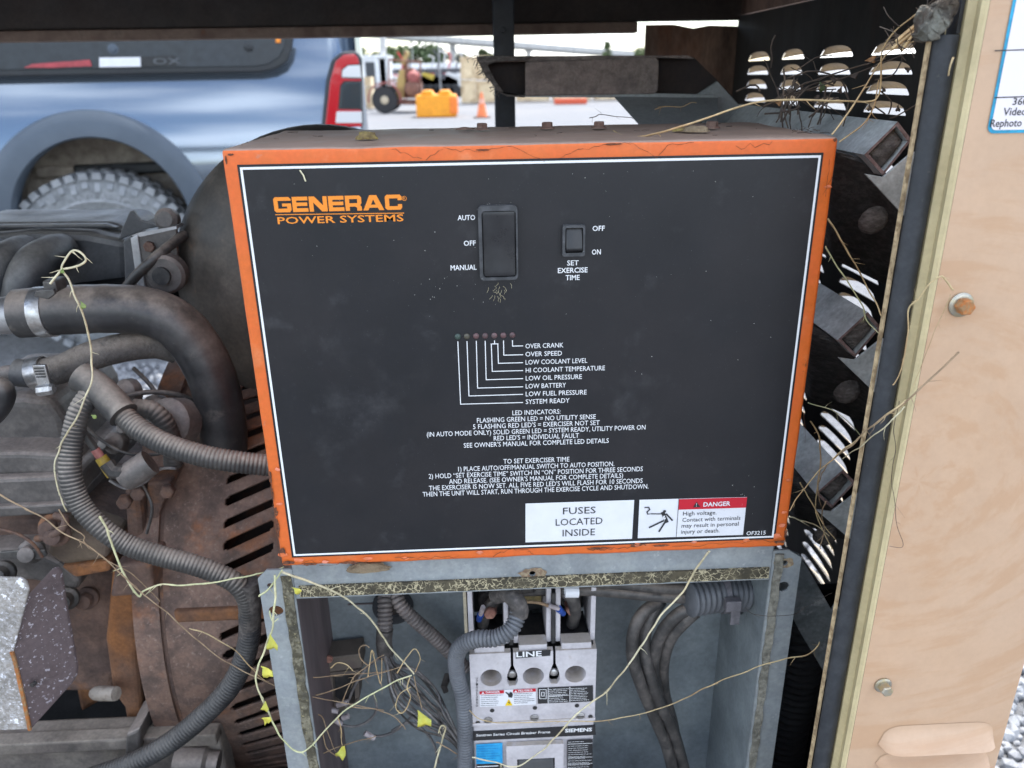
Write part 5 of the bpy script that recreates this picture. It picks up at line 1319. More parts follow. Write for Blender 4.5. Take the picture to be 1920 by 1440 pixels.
hose('breaker_cable', [(1000,1100,.05),(960,1106,.055),(930,1122,.06),(912,1146,.062),(905,1172,.066)], .06, 11, cable, label='thick black cable bending down into the left breaker pole', cat='cable')
hose('breaker_cable', [(1000,1096,.06),(1040,1104,.055),(1070,1118,.05),(1078,1145,.055),(1073,1170,.062)], .06, 12, cable, label='thick black cable bending down into the right breaker pole', cat='cable')
for y0, dx, lab in ((1094,0,'upper'),(1110,0,'lower')):
    hose('feeder_cable', [(960,y0-2,.06),(1060,y0-4,.05),(1140,y0-1,.045),(1230,y0+8,.045),(1300,y0+12,.05)], .05, 10.5, cable, label='%s of the two black feeder cables running along the cabinet top' % lab, cat='cable', group='black feeder cables')
mk = P(1072,1108,Y=.034); MB().lathe(mk-Vector((.006,0,0)), (1,0,-.05), [(0,.0056),(.012,.0056)], 14, caps=False).build('cable_marker', label_white); tag(bpy.data.objects['cable_marker'], 'small white marker sleeve on the lower feeder cable', 'cable marker')
rib_hose('conduit', [(1395,1112,.055),(1360,1112,.05),(1325,1116,.045),(1290,1122,.04)], .05, 35, conduit_m, 'wide grey corrugated conduit entering through the right cabinet wall', 'conduit', .0055, .002, 22)
rib_hose('conduit', [(1395,1092,.085),(1330,1092,.085),(1260,1096,.085),(1245,1100,.085)], .085, 24, conduit_m, 'narrower blue grey corrugated conduit behind the wide one', 'conduit', .005, .002, 18)
tie = thing('cable_tie', 'grey cable tie hanging off the wide conduit by the right cabinet wall', 'cable tie', P(1368,1140,Y=.04))
v, t_ = PT(1362,1112,Y=.05)
MB().lathe(v-Vector((.003,0,0)), (1,0,0), [(-.003,.0172),(-.003,.0186),(.003,.0186),(.003,.0172)], 26, caps=False).build('band', tiem, tie, smooth=40)
h0 = P(1376,1134,Y=.028); MB().box(h0-Vector((.008,.004,.005)), h0+Vector((.006,.004,.006))).build('head', tiem, tie, bevel=.001)
h1 = P(1378,1158,Y=.028); MB().box(h1-Vector((.004,.001,.007)), h1+Vector((.004,.001,.010))).build('tail', tiem, tie)
loops = [([(1235,1128,.06),(1205,1150,.05),(1188,1185,.045),(1186,1230,.045),(1200,1280,.045),(1225,1340,.05),(1250,1400,.055),(1265,1460,.055)], 11.5, 'leftmost of the black cables looping down inside the cabinet right half'),
         ([(1240,1126,.07),(1218,1160,.06),(1208,1200,.055),(1214,1250,.05),(1232,1310,.05),(1262,1370,.055),(1285,1450,.06)], 11.5, 'second black cable looping down, just right of the leftmost one'),
         ([(1300,1140,.045),(1272,1152,.045),(1245,1180,.048),(1230,1215,.052),(1226,1260,.058),(1238,1320,.066),(1262,1390,.07)], 12, 'third black cable, from the mouth of the wide conduit bending left'),
         ([(1304,1148,.042),(1280,1170,.044),(1256,1200,.05),(1244,1245,.058),(1246,1300,.07),(1262,1360,.08),(1275,1450,.08)], 11, 'fourth black cable, innermost of the cable loops')]
for pts, r_, lab in loops: hose('looped_cable', pts, .05, r_, cable, label=lab, cat='cable', group='black cables looping in the cabinet')
hose('blue_crimp_lead', [(975,1105,.04),(940,1118,.045),(910,1138,.05),(899,1158,.055)], .05, 3.5, cable, label='thin black lead with a white sleeve beside the left breaker pole', cat='wire')
hose('sense_lead', [(985,1128,.04),(1010,1130,.036),(1028,1136,.036)], .036, 3, vine_brown, label='thin reddish lead reaching the blue crimp at the right pole', cat='wire')
cr = thing('crimp_terminal', 'blue crimp terminal with a white sleeve at the right breaker pole', 'terminal', P(1050,1144,Y=.04))
a_, b_, c_ = P(1027,1135,Y=.036), P(1047,1141,Y=.04), P(1056,1150,Y=.046)
MB().tube([a_, b_], .0022, 10).build('sleeve', wire_w, cr, smooth=40); MB().tube([b_, c_], [.0032,.0028], 10).build('barrel', blue_cap, cr, smooth=40)
cr = thing('crimp_terminal', 'blue crimp terminal with a white sleeve at the left breaker pole', 'terminal', P(900,1155,Y=.05))
a_, b_, c_ = P(906,1138,Y=.044), P(901,1152,Y=.05), P(898,1162,Y=.055)
MB().tube([a_, b_], .0022, 10).build('sleeve', wire_w, cr, smooth=40); MB().tube([b_, c_], [.0032,.0028], 10).build('barrel', blue_cap, cr, smooth=40)
# relay with its bracket
rl_ = thing('relay_holder', 'small open relay holder with brown bracket against the cabinet left wall', 'relay', P(645,1320,Y=.11))
def rp(px, py, Y=.09): return P(px, py, Y=Y)
rbm = M('brown_relay_bracket', (.13,.105,.085), .7, c2=(.09,.07,.06), sc_=60)
MB().prism([rp(*q) for q in ((608,1234),(676,1226),(680,1252),(612,1262))], (0,.025,0)).build('bracket', rbm, rl_, bevel=.001)
fr_ = MB()
for q in (((616,1262),(672,1256),(672,1264),(616,1270)),((616,1270),(624,1269),(626,1316),(618,1312)),((664,1264),(672,1264),(674,1306),(666,1312)),((618,1312),(634,1326),(664,1318),(674,1306),(674,1312),(664,1328),(630,1334),(616,1320))):
    fr_.prism([rp(a_, b_) for a_, b_ in q], (0,.02,0))
fr_.build('frame', rbm, rl_)
MB().prism([rp(a_, b_, .1) for a_, b_ in ((622,1268),(668,1262),(668,1312),(640,1322),(622,1314))], (0,.012,0)).build('relay_body', breaker_dark, rl_, bevel=.001)
bolt(rl_, rp(617,1234,.088), (0,-1,0), 0, .004, .003, copper, copper, 'rivet', 12)
# wire bundle fanning out of the taped conduit
random.seed(21)
for k in range(15):
    x0 = 716+k*.9; t_ = k/14
    pts = [(x0+4, 1222, .078), (724+18*t_, 1250-4*t_, .07+random.uniform(-.01,.01)), (738+42*t_+random.uniform(-5,5), 1318-58*t_+random.uniform(-8,8), .06+random.uniform(-.02,.02)),
           (786+34*t_+random.uniform(-8,8), 1362-70*t_+random.uniform(-6,6), .06+random.uniform(-.02,.02)), (836+random.uniform(-5,5), 1384-50*t_+random.uniform(-6,6), .05), (862, 1412-24*t_, .045), (868+random.uniform(-5,5), 1450, .045)]
    hose('control_wire', pts, .06, random.uniform(1.9,2.7), wire_g if k % 3 else cable, seg=7, step=8, label='thin dark control wire in the bundle fanning out below the taped conduit', cat='wire', group='control wires fanning out below the taped conduit')
for pts, lab in (([(720,1230),(690,1250),(668,1280),(655,1310),(648,1325)], 'grey wire curving left to the relay holder'), ([(700,1300),(706,1330),(690,1352),(665,1362),(642,1360)], 'light grey wire loop below the relay holder'), ([(775,1340),(745,1368),(715,1380),(690,1378)], 'grey wire leading to the lower white sleeve'), ([(735,1370),(770,1355),(800,1375),(815,1400),(822,1430)], 'dark wire hanging below the yellow leaf')):
    hose('loose_wire', [(a_, b_, .085) for a_, b_ in pts], .085, 2.6, wire_g, seg=7, label=lab, cat='wire')
for k, (p_, q_, lab) in enumerate((((684,1374),(702,1384),'white wire sleeve lying lowest on the cabinet back'), ((632,1322),(652,1316),'white wire sleeve just under the relay holder'), ((614,1330),(634,1334),'white wire sleeve left below the relay holder'), ((628,1350),(640,1358),'white wire sleeve on the light grey loop'), ((642,1346),(654,1342),'small white sleeve between the two loops'))):
    a_, t_ = PT(*p_, Y=.08); b_ = P(*q_, Y=.08)
    tag(MB().tube([a_, b_], 5.2*t_/F, 12).build('wire_sleeve', wire_w, smooth=40), lab, 'sleeve')
cl = P(840,1266,Y=.105); tag(MB().tube([cl, cl+Vector((-.004,-.012,-.004)), cl+Vector((-.002,-.014,-.009))], [.004,.0035,.003], 8).build('dead_stub', tape), 'small dark stub on the cabinet back left of the breaker', 'clip')

# ================================================================== ENGINE SIDE
def hp(px, py, Y): return P(px, py, Y=Y)
# big dusty drum behind the control box
dv, dt = PT(612,542,Y=.30); rD = 290*dt/F
dr = thing('air_cleaner_drum', 'large round dusty black drum behind the left edge of the orange box', 'drum', dv+Vector((0,0,-rD)))
MB().lathe(dv, (0,1,0), [(-.04,.02),(-.038,rD*.30),(-.028,rD*.55),(-.012,rD*.80),(.004,rD*.93),(.02,rD*.99),(.03,rD),(.045,rD),(.055,rD*.96)], 72).build('can', drum_m, dr, smooth=50)
# intake manifold : plastic cover and three runners
mf = thing('intake_manifold', 'dusty black plastic intake manifold with fat curved runners', 'manifold', hp(150,560,.40))
MB().prism([hp(a_, b_, .40) for a_, b_ in ((-80,418),(200,416),(222,420),(236,432),(240,470),(-80,470))], (0,.10,0)).build('cover', manif, mf, bevel=.004)
MB().prism([hp(a_, b_, .36) for a_, b_ in ((-80,446),(60,436),(160,438),(236,452),(242,560),(-80,560))], (0,.06,0)).build('plenum', manif, mf, bevel=.008)
MB().prism([hp(a_, b_, .39) for a_, b_ in ((-80,420),(205,417),(226,424),(-80,426))], (0,-.012,0)).build('cover_lip', manif, mf, bevel=.002)
for pts in ([(118,470,.35),(98,474,.33),(66,492,.30),(46,530,.285),(36,590,.285)], [(50,472,.35),(30,478,.33),(0,496,.30),(-20,535,.285),(-28,590,.285)], [(-10,474,.35),(-30,480,.33),(-62,500,.30),(-80,540,.285)]):
    hose('runner', pts, .3, 33, manif, mf, 18)
MB().prism([hp(a_, b_, .34) for a_, b_ in ((120,540),(240,525),(330,520),(340,600),(120,610))], (0,.05,0)).build('flange', blackvoid, mf, bevel=.004)
# bracket with bright aluminium edge
kb = thing('ignition_bracket', 'black bracket with a bright aluminium edge between the manifold and the drum', 'bracket', hp(280,545,.29))
MB().prism([hp(a_, b_, .29) for a_, b_ in ((230,452),(246,440),(252,456),(262,540),(234,540))], (0,.05,0)).build('side', manif, kb, bevel=.002)
MB().prism([hp(a_, b_, .286) for a_, b_ in ((244,446),(258,440),(262,470),(274,545),(258,545))], (0,.004,0)).build('edge', alu, kb, bevel=.001)
MB().prism([hp(a_, b_, .288) for a_, b_ in ((258,440),(330,424),(336,545),(274,545),(262,470))], (0,.006,0)).build('plate', castm, kb, bevel=.001)
MB().prism([hp(a_, b_, .287) for a_, b_ in ((246,442),(262,436),(330,424),(332,429),(264,444))], (0,.02,0)).build('top_edge', alu, kb)
MB().prism([hp(a_, b_, .32) for a_, b_ in ((222,450),(228,430),(243,396),(250,395),(262,412),(300,424),(250,440))], (0,.006,0)).build('torn_flap', manif, kb, bevel=.001)
MB().lathe(hp(318,412,.31), (0,-1,.2), [(0,.012),(.01,.012),(.014,.008)], 18).build('cap', castm, kb, smooth=40)
bolt(kb, hp(281,462,.287), (0,-1,0), 0, .006, .004, rustbolt_dark, rustbolt_dark)
v = hp(318,510,.27)
MB().lathe(v, (0,-1,0), [(0,.020),(.012,.020),(.015,.017)], 24).build('housing', castm, kb, smooth=40)
MB().lathe(v+Vector((-.002,-.0152,0)), (0,-1,0), [(0,.009),(.004,.009)], 16).build('port', breaker_dark, kb)
hose('black_cable', [(232,545,.26),(262,510,.255),(295,480,.26),(325,455,.28),(345,440,.3)], .26, 9.5, cable, label='black cable crossing the bright edged bracket', cat='cable')
# big hose with its pipe and clamp
hose('outlet_pipe', [(-40,594,.20),(0,592,.20),(40,589,.20),(62,587,.20)], .20, 35, alu, label='dusty aluminium outlet pipe plugged into the big black hose', cat='pipe', seg=28)
bh = hose('coolant_hose', [(36,588,.20),(90,584,.20),(150,580,.20),(215,579,.20),(275,584,.20),(325,604,.20),(365,645,.20),(395,700,.20),(412,760,.205),(420,815,.21),(420,850,.215)], .20, 44.5, hose_m, label='big black rubber coolant hose bending down behind the orange box', cat='hose', seg=30)
def clamp_ring(name, px0, py0, px1, py1, Y, rpx, wpx, mat, parent=None):
    a_, t_ = PT(px0, py0, Y=Y); b_ = P(px1, py1, Y=Y); d = (b_-a_).normalized(); r = rpx*t_/F; w_ = wpx*t_/F
    return MB().lathe(a_, d, [(0,r),(0,r+.0012),(w_,r+.0012),(w_,r)], 32, caps=False).build(name, mat, parent, smooth=30)
ck = thing('hose_clamp', 'bright steel band clamp on the big coolant hose', 'clamp', hp(90,630,.2))
clamp_ring('band', 74, 585.5, 110, 583, .20, 45.5, 25, clampm, ck)
MB().prism([hp(a_, b_, .145) for a_, b_ in ((62,556),(66,545),(100,542),(103,552),(90,562)) ], (0,.004,0)).build('tab', clampd, ck, bevel=.001)
MB().box(hp(104,536,.17)-Vector((.006,.01,.004)), hp(104,536,.17)+Vector((.006,.01,.007))).build('screw_housing', clampd, ck, bevel=.002)
# braided hose, connector and worm clamp
hose('braided_hose', [(70,702,.19),(120,690,.19),(170,668,.195),(230,652,.20),(290,646,.21),(330,655,.22)], .195, 27, braid_m, label='dusty braided hose under the big coolant hose', cat='hose', seg=22)
hose('hose_elbow', [(5,700,.19),(30,698,.19),(60,702,.19)], .19, 14, castm, label='black plastic elbow entering the braided hose', cat='fitting')
hose('hose_collar', [(30,698,.19),(62,702,.19)], .19, 26, manif, label='black collar around the end of the braided hose', cat='fitting', seg=18)
wk = thing('worm_clamp', 'steel worm drive clamp with slotted band on the braided hose', 'clamp', hp(78,735,.17))
clamp_ring('band', 62, 702, 92, 696, .19, 29, 26, clampm, wk)
a_ = hp(80,708,.153); pl_ = MB().box(a_-Vector((.006,.002,.008)), a_+Vector((.006,.002,.013))).build('slotted_plate', clampm, wk, bevel=.001)
for k in range(4): MB().box(a_+Vector((-.0042,-.0028,.001+k*.0028)), a_+Vector((.0042,-.0021,.0021+k*.0028))).build('slot', breaker_dark, pl_)
MB().lathe(hp(82,717,.152)+Vector((-.008,0,-.008)), (1,0,.1), [(0,.004),(.002,.0058),(.014,.0058),(.016,.004)], 8).build('screw', clampm, wk, smooth=30)
hose('vent_bulb', [(-30,745,.15),(-5,728,.15),(5,740,.15),(-5,765,.15),(-30,790,.15)], .15, 22, hose_m, label='rounded black hose end at the left frame edge', cat='hose', seg=16)
# loom junction and branches
jn = hose('wire_loom', [(150,700,.14),(185,725,.135),(215,760,.125),(252,798,.115),(305,830,.105),(370,852,.10),(430,864,.10),(500,872,.105),(540,874,.11)], .11, 21, loom_m, rib=(.0036,.0007), label='upper dusty split loom running right to the orange box', cat='wire loom', seg=18, taper=None)
hose('tape_wrap', [(150,706,.139),(180,724,.134),(208,752,.126),(232,778,.118)], .13, 28, loom_m, seg=18, label='dusty tape wrapped fork of the two split looms', cat='tape')
hose('wire_loom', [(178,730,.132),(150,770,.12),(135,830,.11),(132,890,.10),(150,945,.095),(190,990,.09),(240,1022,.09),(300,1042,.09),(360,1058,.09),(410,1076,.09),(445,1096,.09),(464,1125,.092),(468,1170,.095)], .1, 20, loom_m, rib=(.0036,.0007), label='lower dusty split loom dropping past the engine and turning right', cat='wire loom', seg=18)
hose('wire_loom', [(468,1150,.095),(468,1190,.097),(456,1240,.097),(430,1290,.095),(385,1338,.09),(330,1384,.085),(275,1418,.08),(225,1440,.08),(160,1462,.08)], .095, 20, M('black_loom', (.035,.035,.037), .5, c2=(.05,.049,.048), sc_=60, dust=((.13,.115,.10), .6, 0, .9, 40)), rib=(.0036,.0007), label='black ribbed loom sweeping down to the bottom left', cat='wire loom', seg=18)
hose('tape_wrap', [(466,1090,.092),(470,1120,.093),(469,1160,.095),(466,1190,.097)], .093, 20, tape, seg=16, label='black tape on the loom beside the cabinet corner', cat='tape')
hose('breather_hose', [(250,765,.15),(285,770,.15),(310,795,.15),(322,830,.155),(325,870,.16)], .15, 18, loom_m, label='short dusty breather hose behind the upper loom', cat='hose', rib=(.004,.0006))
# connectors under the loom
cn_ = thing('sensor_connector', 'black sensor connector with yellow and pink tips under the upper loom', 'connector', hp(220,880,.13))
a_, b_, c_, d_ = hp(178,842,.13), hp(192,862,.13), hp(212,890,.128), hp(250,895,.13)
MB().tube([hp(150,800,.13), a_], .0035, 8).build('lead', cable, cn_, smooth=40)
MB().tube([a_, a_.lerp(b_,.7)], .0042, 10).build('pink_tip', pink_p, cn_, smooth=40)
MB().tube([a_.lerp(b_,.75), c_], [.0055,.006], 10).build('yellow_tip', yellow_p, cn_, smooth=40)
MB().tube([hp(200,868,.128), hp(212,884,.126), hp(240,886,.128)], .007, 8).build('body', cable, cn_, smooth=40)
MB().tube([hp(236,898,.13), hp(252,886,.13), hp(282,866,.135)], [.012,.013,.013], 12).build('boot', castm, cn_, smooth=40)
MB().lathe(hp(340,790,.19), (-.3,-1,.4), [(0,.024),(.02,.024),(.024,.02),(.026,.012),(.04,.011)], 20).build('engine_sensor', castm, smooth=40); tag(bpy.data.objects['engine_sensor'], 'dark round engine sensor behind the upper loom', 'sensor')
# thin leads and small lines among the engine parts
for pts, r_, m_, lab in (([(150,790,.15),(190,825,.15),(240,850,.15),(300,850,.16),(345,820,.17)], 3.2, cable, 'thin black lead running under the upper loom to the engine sensor'),
        ([(205,900,.14),(235,915,.14),(270,905,.14),(300,880,.15),(330,878,.15)], 3, wire_g, 'thin grey lead below the sensor connector'),
        ([(140,905,.14),(170,940,.13),(190,975,.13)], 3.4, cable, 'short black lead beside the valve cover corner'),
        ([(250,690,.22),(280,720,.21),(300,752,.2),(310,790,.2)], 4, cable, 'black lead behind the braided hose'),
        ([(-10,990,.12),(30,1000,.12),(60,1018,.12),(80,1045,.12)], 3, rustcast, 'rusty thin line over the engine block'),
        ([(200,760,.17),(240,742,.18),(290,735,.19),(340,742,.2),(380,760,.21)], 5, cable, 'black cable passing behind the forked looms'),
        ([(265,905,.16),(285,950,.15),(275,1000,.15)], 3, cable, 'thin black lead hanging before the bell housing rib')):
    hose('engine_lead', pts, .15, r_, m_, seg=8, label=lab, cat='wire')
for q, r_ in (((250,735,.2),.014),((300,770,.2),.016),((262,800,.19),.012),((225,830,.18),.011)):
    v = hp(*q); o = MB().lathe(v, (random.uniform(-.5,.5),-1,random.uniform(0,.6)), [(0,r_),(.010,r_),(.012,r_*.8),(.018,r_*.5),(.026,r_*.45)], 14).build('pipe_fitting', castm, smooth=40, bevel=.0005)
    tag(o, {(250,735):'dark round pipe fitting just below the braided hose',(300,770):'large dark pipe fitting inside the bend of the coolant hose',(262,800):'dark pipe fitting behind the upper loom bend',(225,830):'small dark pipe fitting above the sensor connector'}[q[:2]], 'fitting')
# valve cover
vc = thing('valve_cover', 'dark dusty cast valve cover with stepped flange at the left frame edge', 'valve cover', hp(60,985,.2))
MB().prism([hp(a_, b_, .20) for a_, b_ in ((-90,745),(40,742),(92,748),(118,790),(132,860),(128,900),(-90,905))], (0,.14,0)).build('dome', castm, vc, bevel=.012, segs=4)
MB().prism([hp(a_, b_, .165) for a_, b_ in ((-90,850),(40,848),(112,852),(126,872),(124,892),(-90,898))], (0,.06,0)).build('ledge', castm, vc, bevel=.008, segs=3)
MB().prism([hp(a_, b_, .155) for a_, b_ in ((-90,902),(120,893),(134,905),(140,950),(134,962),(-90,972))], (0,.16,0)).build('flange', castm, vc, bevel=.004)
MB().prism([hp(a_, b_, .148) for a_, b_ in ((-90,956),(132,944),(137,962),(-90,976))], (0,.18,0)).build('gasket_rail', castm, vc, bevel=.002)
# cylinder head and block
eb = thing('engine_block', 'rusty engine block and exhaust side seen below the valve cover', 'engine', hp(100,1370,.25))
MB().prism([hp(a_, b_, .18) for a_, b_ in ((-90,972),(150,966),(235,1000),(248,1040),(240,1100),(248,1180),(210,1300),(-90,1300))], (0,.22,0)).build('block', rustcast, eb, bevel=.008, segs=3)
MB().prism([hp(a_, b_, .145) for a_, b_ in ((95,1000),(150,1000),(205,1020),(200,1050),(120,1062),(85,1040))], (0,.05,0)).build('boss', M('tan_dirty_casting', (.17,.125,.085), .85, c2=(.11,.08,.06), sc_=30, bump=(.4,150,.002)), eb, bevel=.006, segs=3)
MB().prism([hp(a_, b_, .15) for a_, b_ in ((-90,1035),(60,1032),(110,1055),(150,1090),(145,1108),(60,1090),(-90,1085))], (0,.06,0)).build('exhaust_flange', castm, eb, bevel=.005, segs=3)
MB().prism([hp(a_, b_, .15) for a_, b_ in ((110,1062),(205,1050),(208,1072),(140,1085))], (0,.05,0)).build('port', rustcast, eb, bevel=.004)
for q, m_ in (((100,985,.14),rustcast),((62,1032,.135),castm),((8,1072,.13),clampd),((128,1120,.15),clampd),((110,1000,.135),rustcast),((165,1120,.17),rustcast)):
    v = hp(*q); MB().lathe(v, (.2,-1,.35), [(0,.012),(.006,.012),(.008,.008),(.02,.0075)], 16).build('stud', m_, eb, smooth=40, bevel=.0006)
hose('lift_loop', [(70,1010,.13),(95,1004,.12),(118,990,.12),(122,972,.125),(104,966,.13)], .125, 7, rustcast, eb, 10)
MB().prism([hp(a_, b_, .12) for a_, b_ in ((0,1035),(60,1030),(84,1032),(88,1042),(76,1050),(0,1048))], (0,.003,0)).build('tab', clampd, eb, bevel=.001)
# bellhousing with vertical rusty ribs
bh_ = thing('bellhousing', 'orange rusted bell housing between the engine and the slotted alternator', 'housing', hp(230,1380,.2))
MB().prism([hp(a_, b_, .155) for a_, b_ in ((208,1068),(248,1052),(262,1090),(258,1240),(270,1380),(240,1380),(232,1330),(210,1300),(196,1200))], (0,.2,0)).build('flank', rustorange, bh_, bevel=.006, segs=3)
MB().prism([hp(a_, b_, .20) for a_, b_ in ((130,1120),(215,1105),(215,1300),(150,1340),(130,1240))], (0,.12,0)).build('web', rustorange, bh_, bevel=.006)
MB().prism([hp(a_, b_, .13) for a_, b_ in ((215,1060),(284,1056),(288,1108),(276,1116),(205,1122))], (0,.10,0)).build('lug', rustcast, bh_, bevel=.008, segs=3)
MB().prism([hp(a_, b_, .17) for a_, b_ in ((230,900),(262,908),(270,1000),(262,1060),(238,1050))], (0,.08,0)).build('rib', rustcast, bh_, bevel=.006)
MB().prism([hp(a_, b_, .18) for a_, b_ in ((275,905),(322,902),(300,960),(282,1040),(272,1050))], (0,.08,0)).build('rib', rustcast, bh_, bevel=.006)
for q in ((236,938,.155),(262,922,.16),(316,918,.165)):
    v = hp(*q); MB().lathe(v, (.2,-1,.2), [(0,.0075),(.009,.0075),(.011,.006)], 6).build('bolt', rustcast, bh_, bevel=.001)
v = hp(190,1300,.14); MB().lathe(v, (1,-.3,.2), [(-.012,.005),(-.007,.0075),(.0,.008),(.02,.0075)], 12).build('plug', M('dirty_white_plug', (.36,.31,.26), .8, c2=(.2,.16,.13), sc_=120), bh_, smooth=40)
# slotted alternator : curved sheet with real slots
al = thing('alternator_housing', 'rusty brown alternator housing with a column of slanted ventilation slots', 'alternator', hp(400,1440,.14))
AY, AZ, AR = .43, .545, .30
ax0, ax1 = hp(318,1240,.14).x, -.212
SK = .42
def surf(x, s, r=AR):
    a = (s)/AR; return Vector((x, AY - r*math.cos(a), AZ + r*math.sin(a)))
cell = .0017; nx = int((ax1-ax0)/cell); smin, smax = -.24, .42; nsn = int((smax-smin)/cell)
xc = hp(462,1150,.14).x; pitch = .0228; half = .0045; Ls = .023
m = MB(); keep = []
for i in range(nx+1):
    x = ax0 + (ax1-ax0)*i/nx
    for k in range(nsn+1):
        s_ = smin + (smax-smin)*k/nsn + SK*(x-xc); m.v.append(surf(x, s_))
def in_slot(x, s_):
    j = round((s_-.002)/pitch); ds = s_-.002-j*pitch
    if j in (4, 5): return False
    ln = Ls*(1.0 if j < 5 else .95); cxx = xc + (.004 if j > 5 else -.001*abs(j-1))
    dx = max(0, abs(x-cxx)-ln); return dx*dx + ds*ds < half*half
for i in range(nx):
    for k in range(nsn):
        xm = ax0+(ax1-ax0)*(i+.5)/nx; sm = smin+(smax-smin)*(k+.5)/nsn
        if not in_slot(xm, sm): m.f.append((i*(nsn+1)+k, (i+1)*(nsn+1)+k, (i+1)*(nsn+1)+k+1, i*(nsn+1)+k+1))
sh_ = m.build('slotted_shell', alt_m, al, smooth=60, fix=False)
sm_ = sh_.modifiers.new('thickness', 'SOLIDIFY'); sm_.thickness = .004; sm_.offset = 0
def band(name, x0, x1, r, mat, a0=-60, a1=75):
    mm = MB(); n = 40
    for i in range(n+1):
        a = R_(a0+(a1-a0)*i/n)
        for (x, rr) in ((x0, r-.02), (x0, r), (x1, r), (x1, r-.02)): mm.v.append(Vector((x, AY-rr*math.cos(a), AZ+rr*math.sin(a))))
    for i in range(n):
        for k in range(3): mm.f.append((i*4+k, (i+1)*4+k, (i+1)*4+k+1, i*4+k+1))
    return mm.build(name, mat, al, smooth=40)
xb = hp(262,1240,.13).x
band('end_ring', xb, ax0+.0015, AR+.006, alt_m)
band('seam_lip', ax0+.002, ax0+.005, AR+.0025, rustcast)
MB().lathe((ax0+.004,AY,AZ), (1,0,0), [(0,AR-.05),(ax1-ax0+.05,AR-.05)], 40).build('winding_core', M('dark_windings', (.02,.013,.01), .9, c2=(.05,.02,.01), sc_=60), al, smooth=40)
v = surf(hp(398,1072,.13).x, .08); MB().box(v+Vector((-.05,-.004,-.003)), v+Vector((.09,.01,.012))).build('rib', rustorange, al, bevel=.003)
bolt(al, surf(hp(512,992,.13).x, .16), (0,-1,.6), .008, .005, .004, clampd, clampd)
# frame rail at the bottom
fr1 = thing('frame_rail', 'greasy dark base frame rail along the bottom left', 'rail', hp(120,1440,.10))
zr = hp(120,1372,.13).z
MB().box((-.95,.12,.40),(-.335,.15,zr)).build('rail', grease, fr1, bevel=.004)
MB().box((-.95,.112,zr-.012),(-.335,.13,zr+.003)).build('lip', grease, fr1, bevel=.002)
MB().prism([hp(a_, b_, .105) for a_, b_ in ((236,1378),(262,1366),(266,1440),(232,1440))], (0,.05,0)).build('gusset', castm, fr1, bevel=.003)
o = MB().lathe(hp(330,1425,.11), (1,0,-.15), [(0,.016),(.03,.016),(.034,.012),(.045,.012)], 18).build('hose_barb', castm, smooth=40); tag(o, 'dark metal barb poking out under the alternator slots', 'fitting')
# heat shield : two bent plates
hs = thing('heat_shield', 'bent heat shield with flaking pale face and speckled dark face', 'heat shield', hp(60,1370,.05))
pl2 = [(-60,1082),(38,1084),(50,1092),(54,1108),(24,1225),(44,1300),(56,1368),(-60,1372)]
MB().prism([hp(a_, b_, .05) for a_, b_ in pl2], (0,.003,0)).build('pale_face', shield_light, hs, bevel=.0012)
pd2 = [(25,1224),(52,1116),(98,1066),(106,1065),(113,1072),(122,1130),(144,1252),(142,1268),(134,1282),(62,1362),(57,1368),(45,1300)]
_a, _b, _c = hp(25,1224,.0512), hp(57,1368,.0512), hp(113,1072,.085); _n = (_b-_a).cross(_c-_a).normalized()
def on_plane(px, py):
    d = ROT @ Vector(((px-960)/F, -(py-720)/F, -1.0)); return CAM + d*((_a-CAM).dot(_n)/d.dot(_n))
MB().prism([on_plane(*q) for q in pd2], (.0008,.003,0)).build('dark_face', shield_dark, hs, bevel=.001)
MB().tube([hp(22,1222,.0498),hp(28,1240,.0498),hp(36,1275,.0498),(hp(44,1310,.0498)),hp(56,1368,.0498)], .0018, 6).build('rusty_bend', boltrust, hs)
v = hp(60,1285,.052); MB().lathe(v, (-.3,-1,0), [(-.004,.002),(.0005,.002)], 10).build('pinhole', breaker_dark, hs)

# ================================================================== VINES AND LEAVES
def vine(label, pts, Y, rpx, mat, leaves=(), name='vine', wob=1.6, taper=True, cat='vine'):
    pp, s_ = sight_path(pts, Y); r = .62*rpx*sum(s_)/len(s_)
    cs = [Vector(p) for p in spline(pp, 7)]
    n = len(cs)
    for i in range(1, n-1): cs[i] += Vector((mnoise.noise(cs[i]*70), mnoise.noise(cs[i]*70+Vector((5,0,0))), mnoise.noise(cs[i]*70+Vector((0,5,0)))))*.0006*wob
    rad = [r*(1-.35*i/n if taper else 1)*(1+.25*mnoise.noise(c*140)) for i, c in enumerate(cs)]
    vm = MB().tube(cs, rad, 7)
    if n > 20:
        for _ in range(n//9):                    # side rootlets
            i = random.randrange(3, n-3); d = Vector((random.uniform(-1,1), random.uniform(-.6,.2), random.uniform(-1.2,.5))).normalized(); L_ = random.uniform(.003,.011)
            p1 = cs[i]+d*L_*.5+Vector((0,0,-.0008)); p2 = cs[i]+d*L_+Vector((random.uniform(-.002,.002),0,-.0015))
            vm.tube([cs[i], p1, p2], [rad[i]*.5, rad[i]*.32, rad[i]*.12], 5)
    o = vm.build(name, mat, smooth=60, fix=False); tag(o, label, cat)
    for (lx, ly, ly_, size, ang, lm) in leaves: leaf(o, lx, ly, ly_, size, ang, lm)
    return o
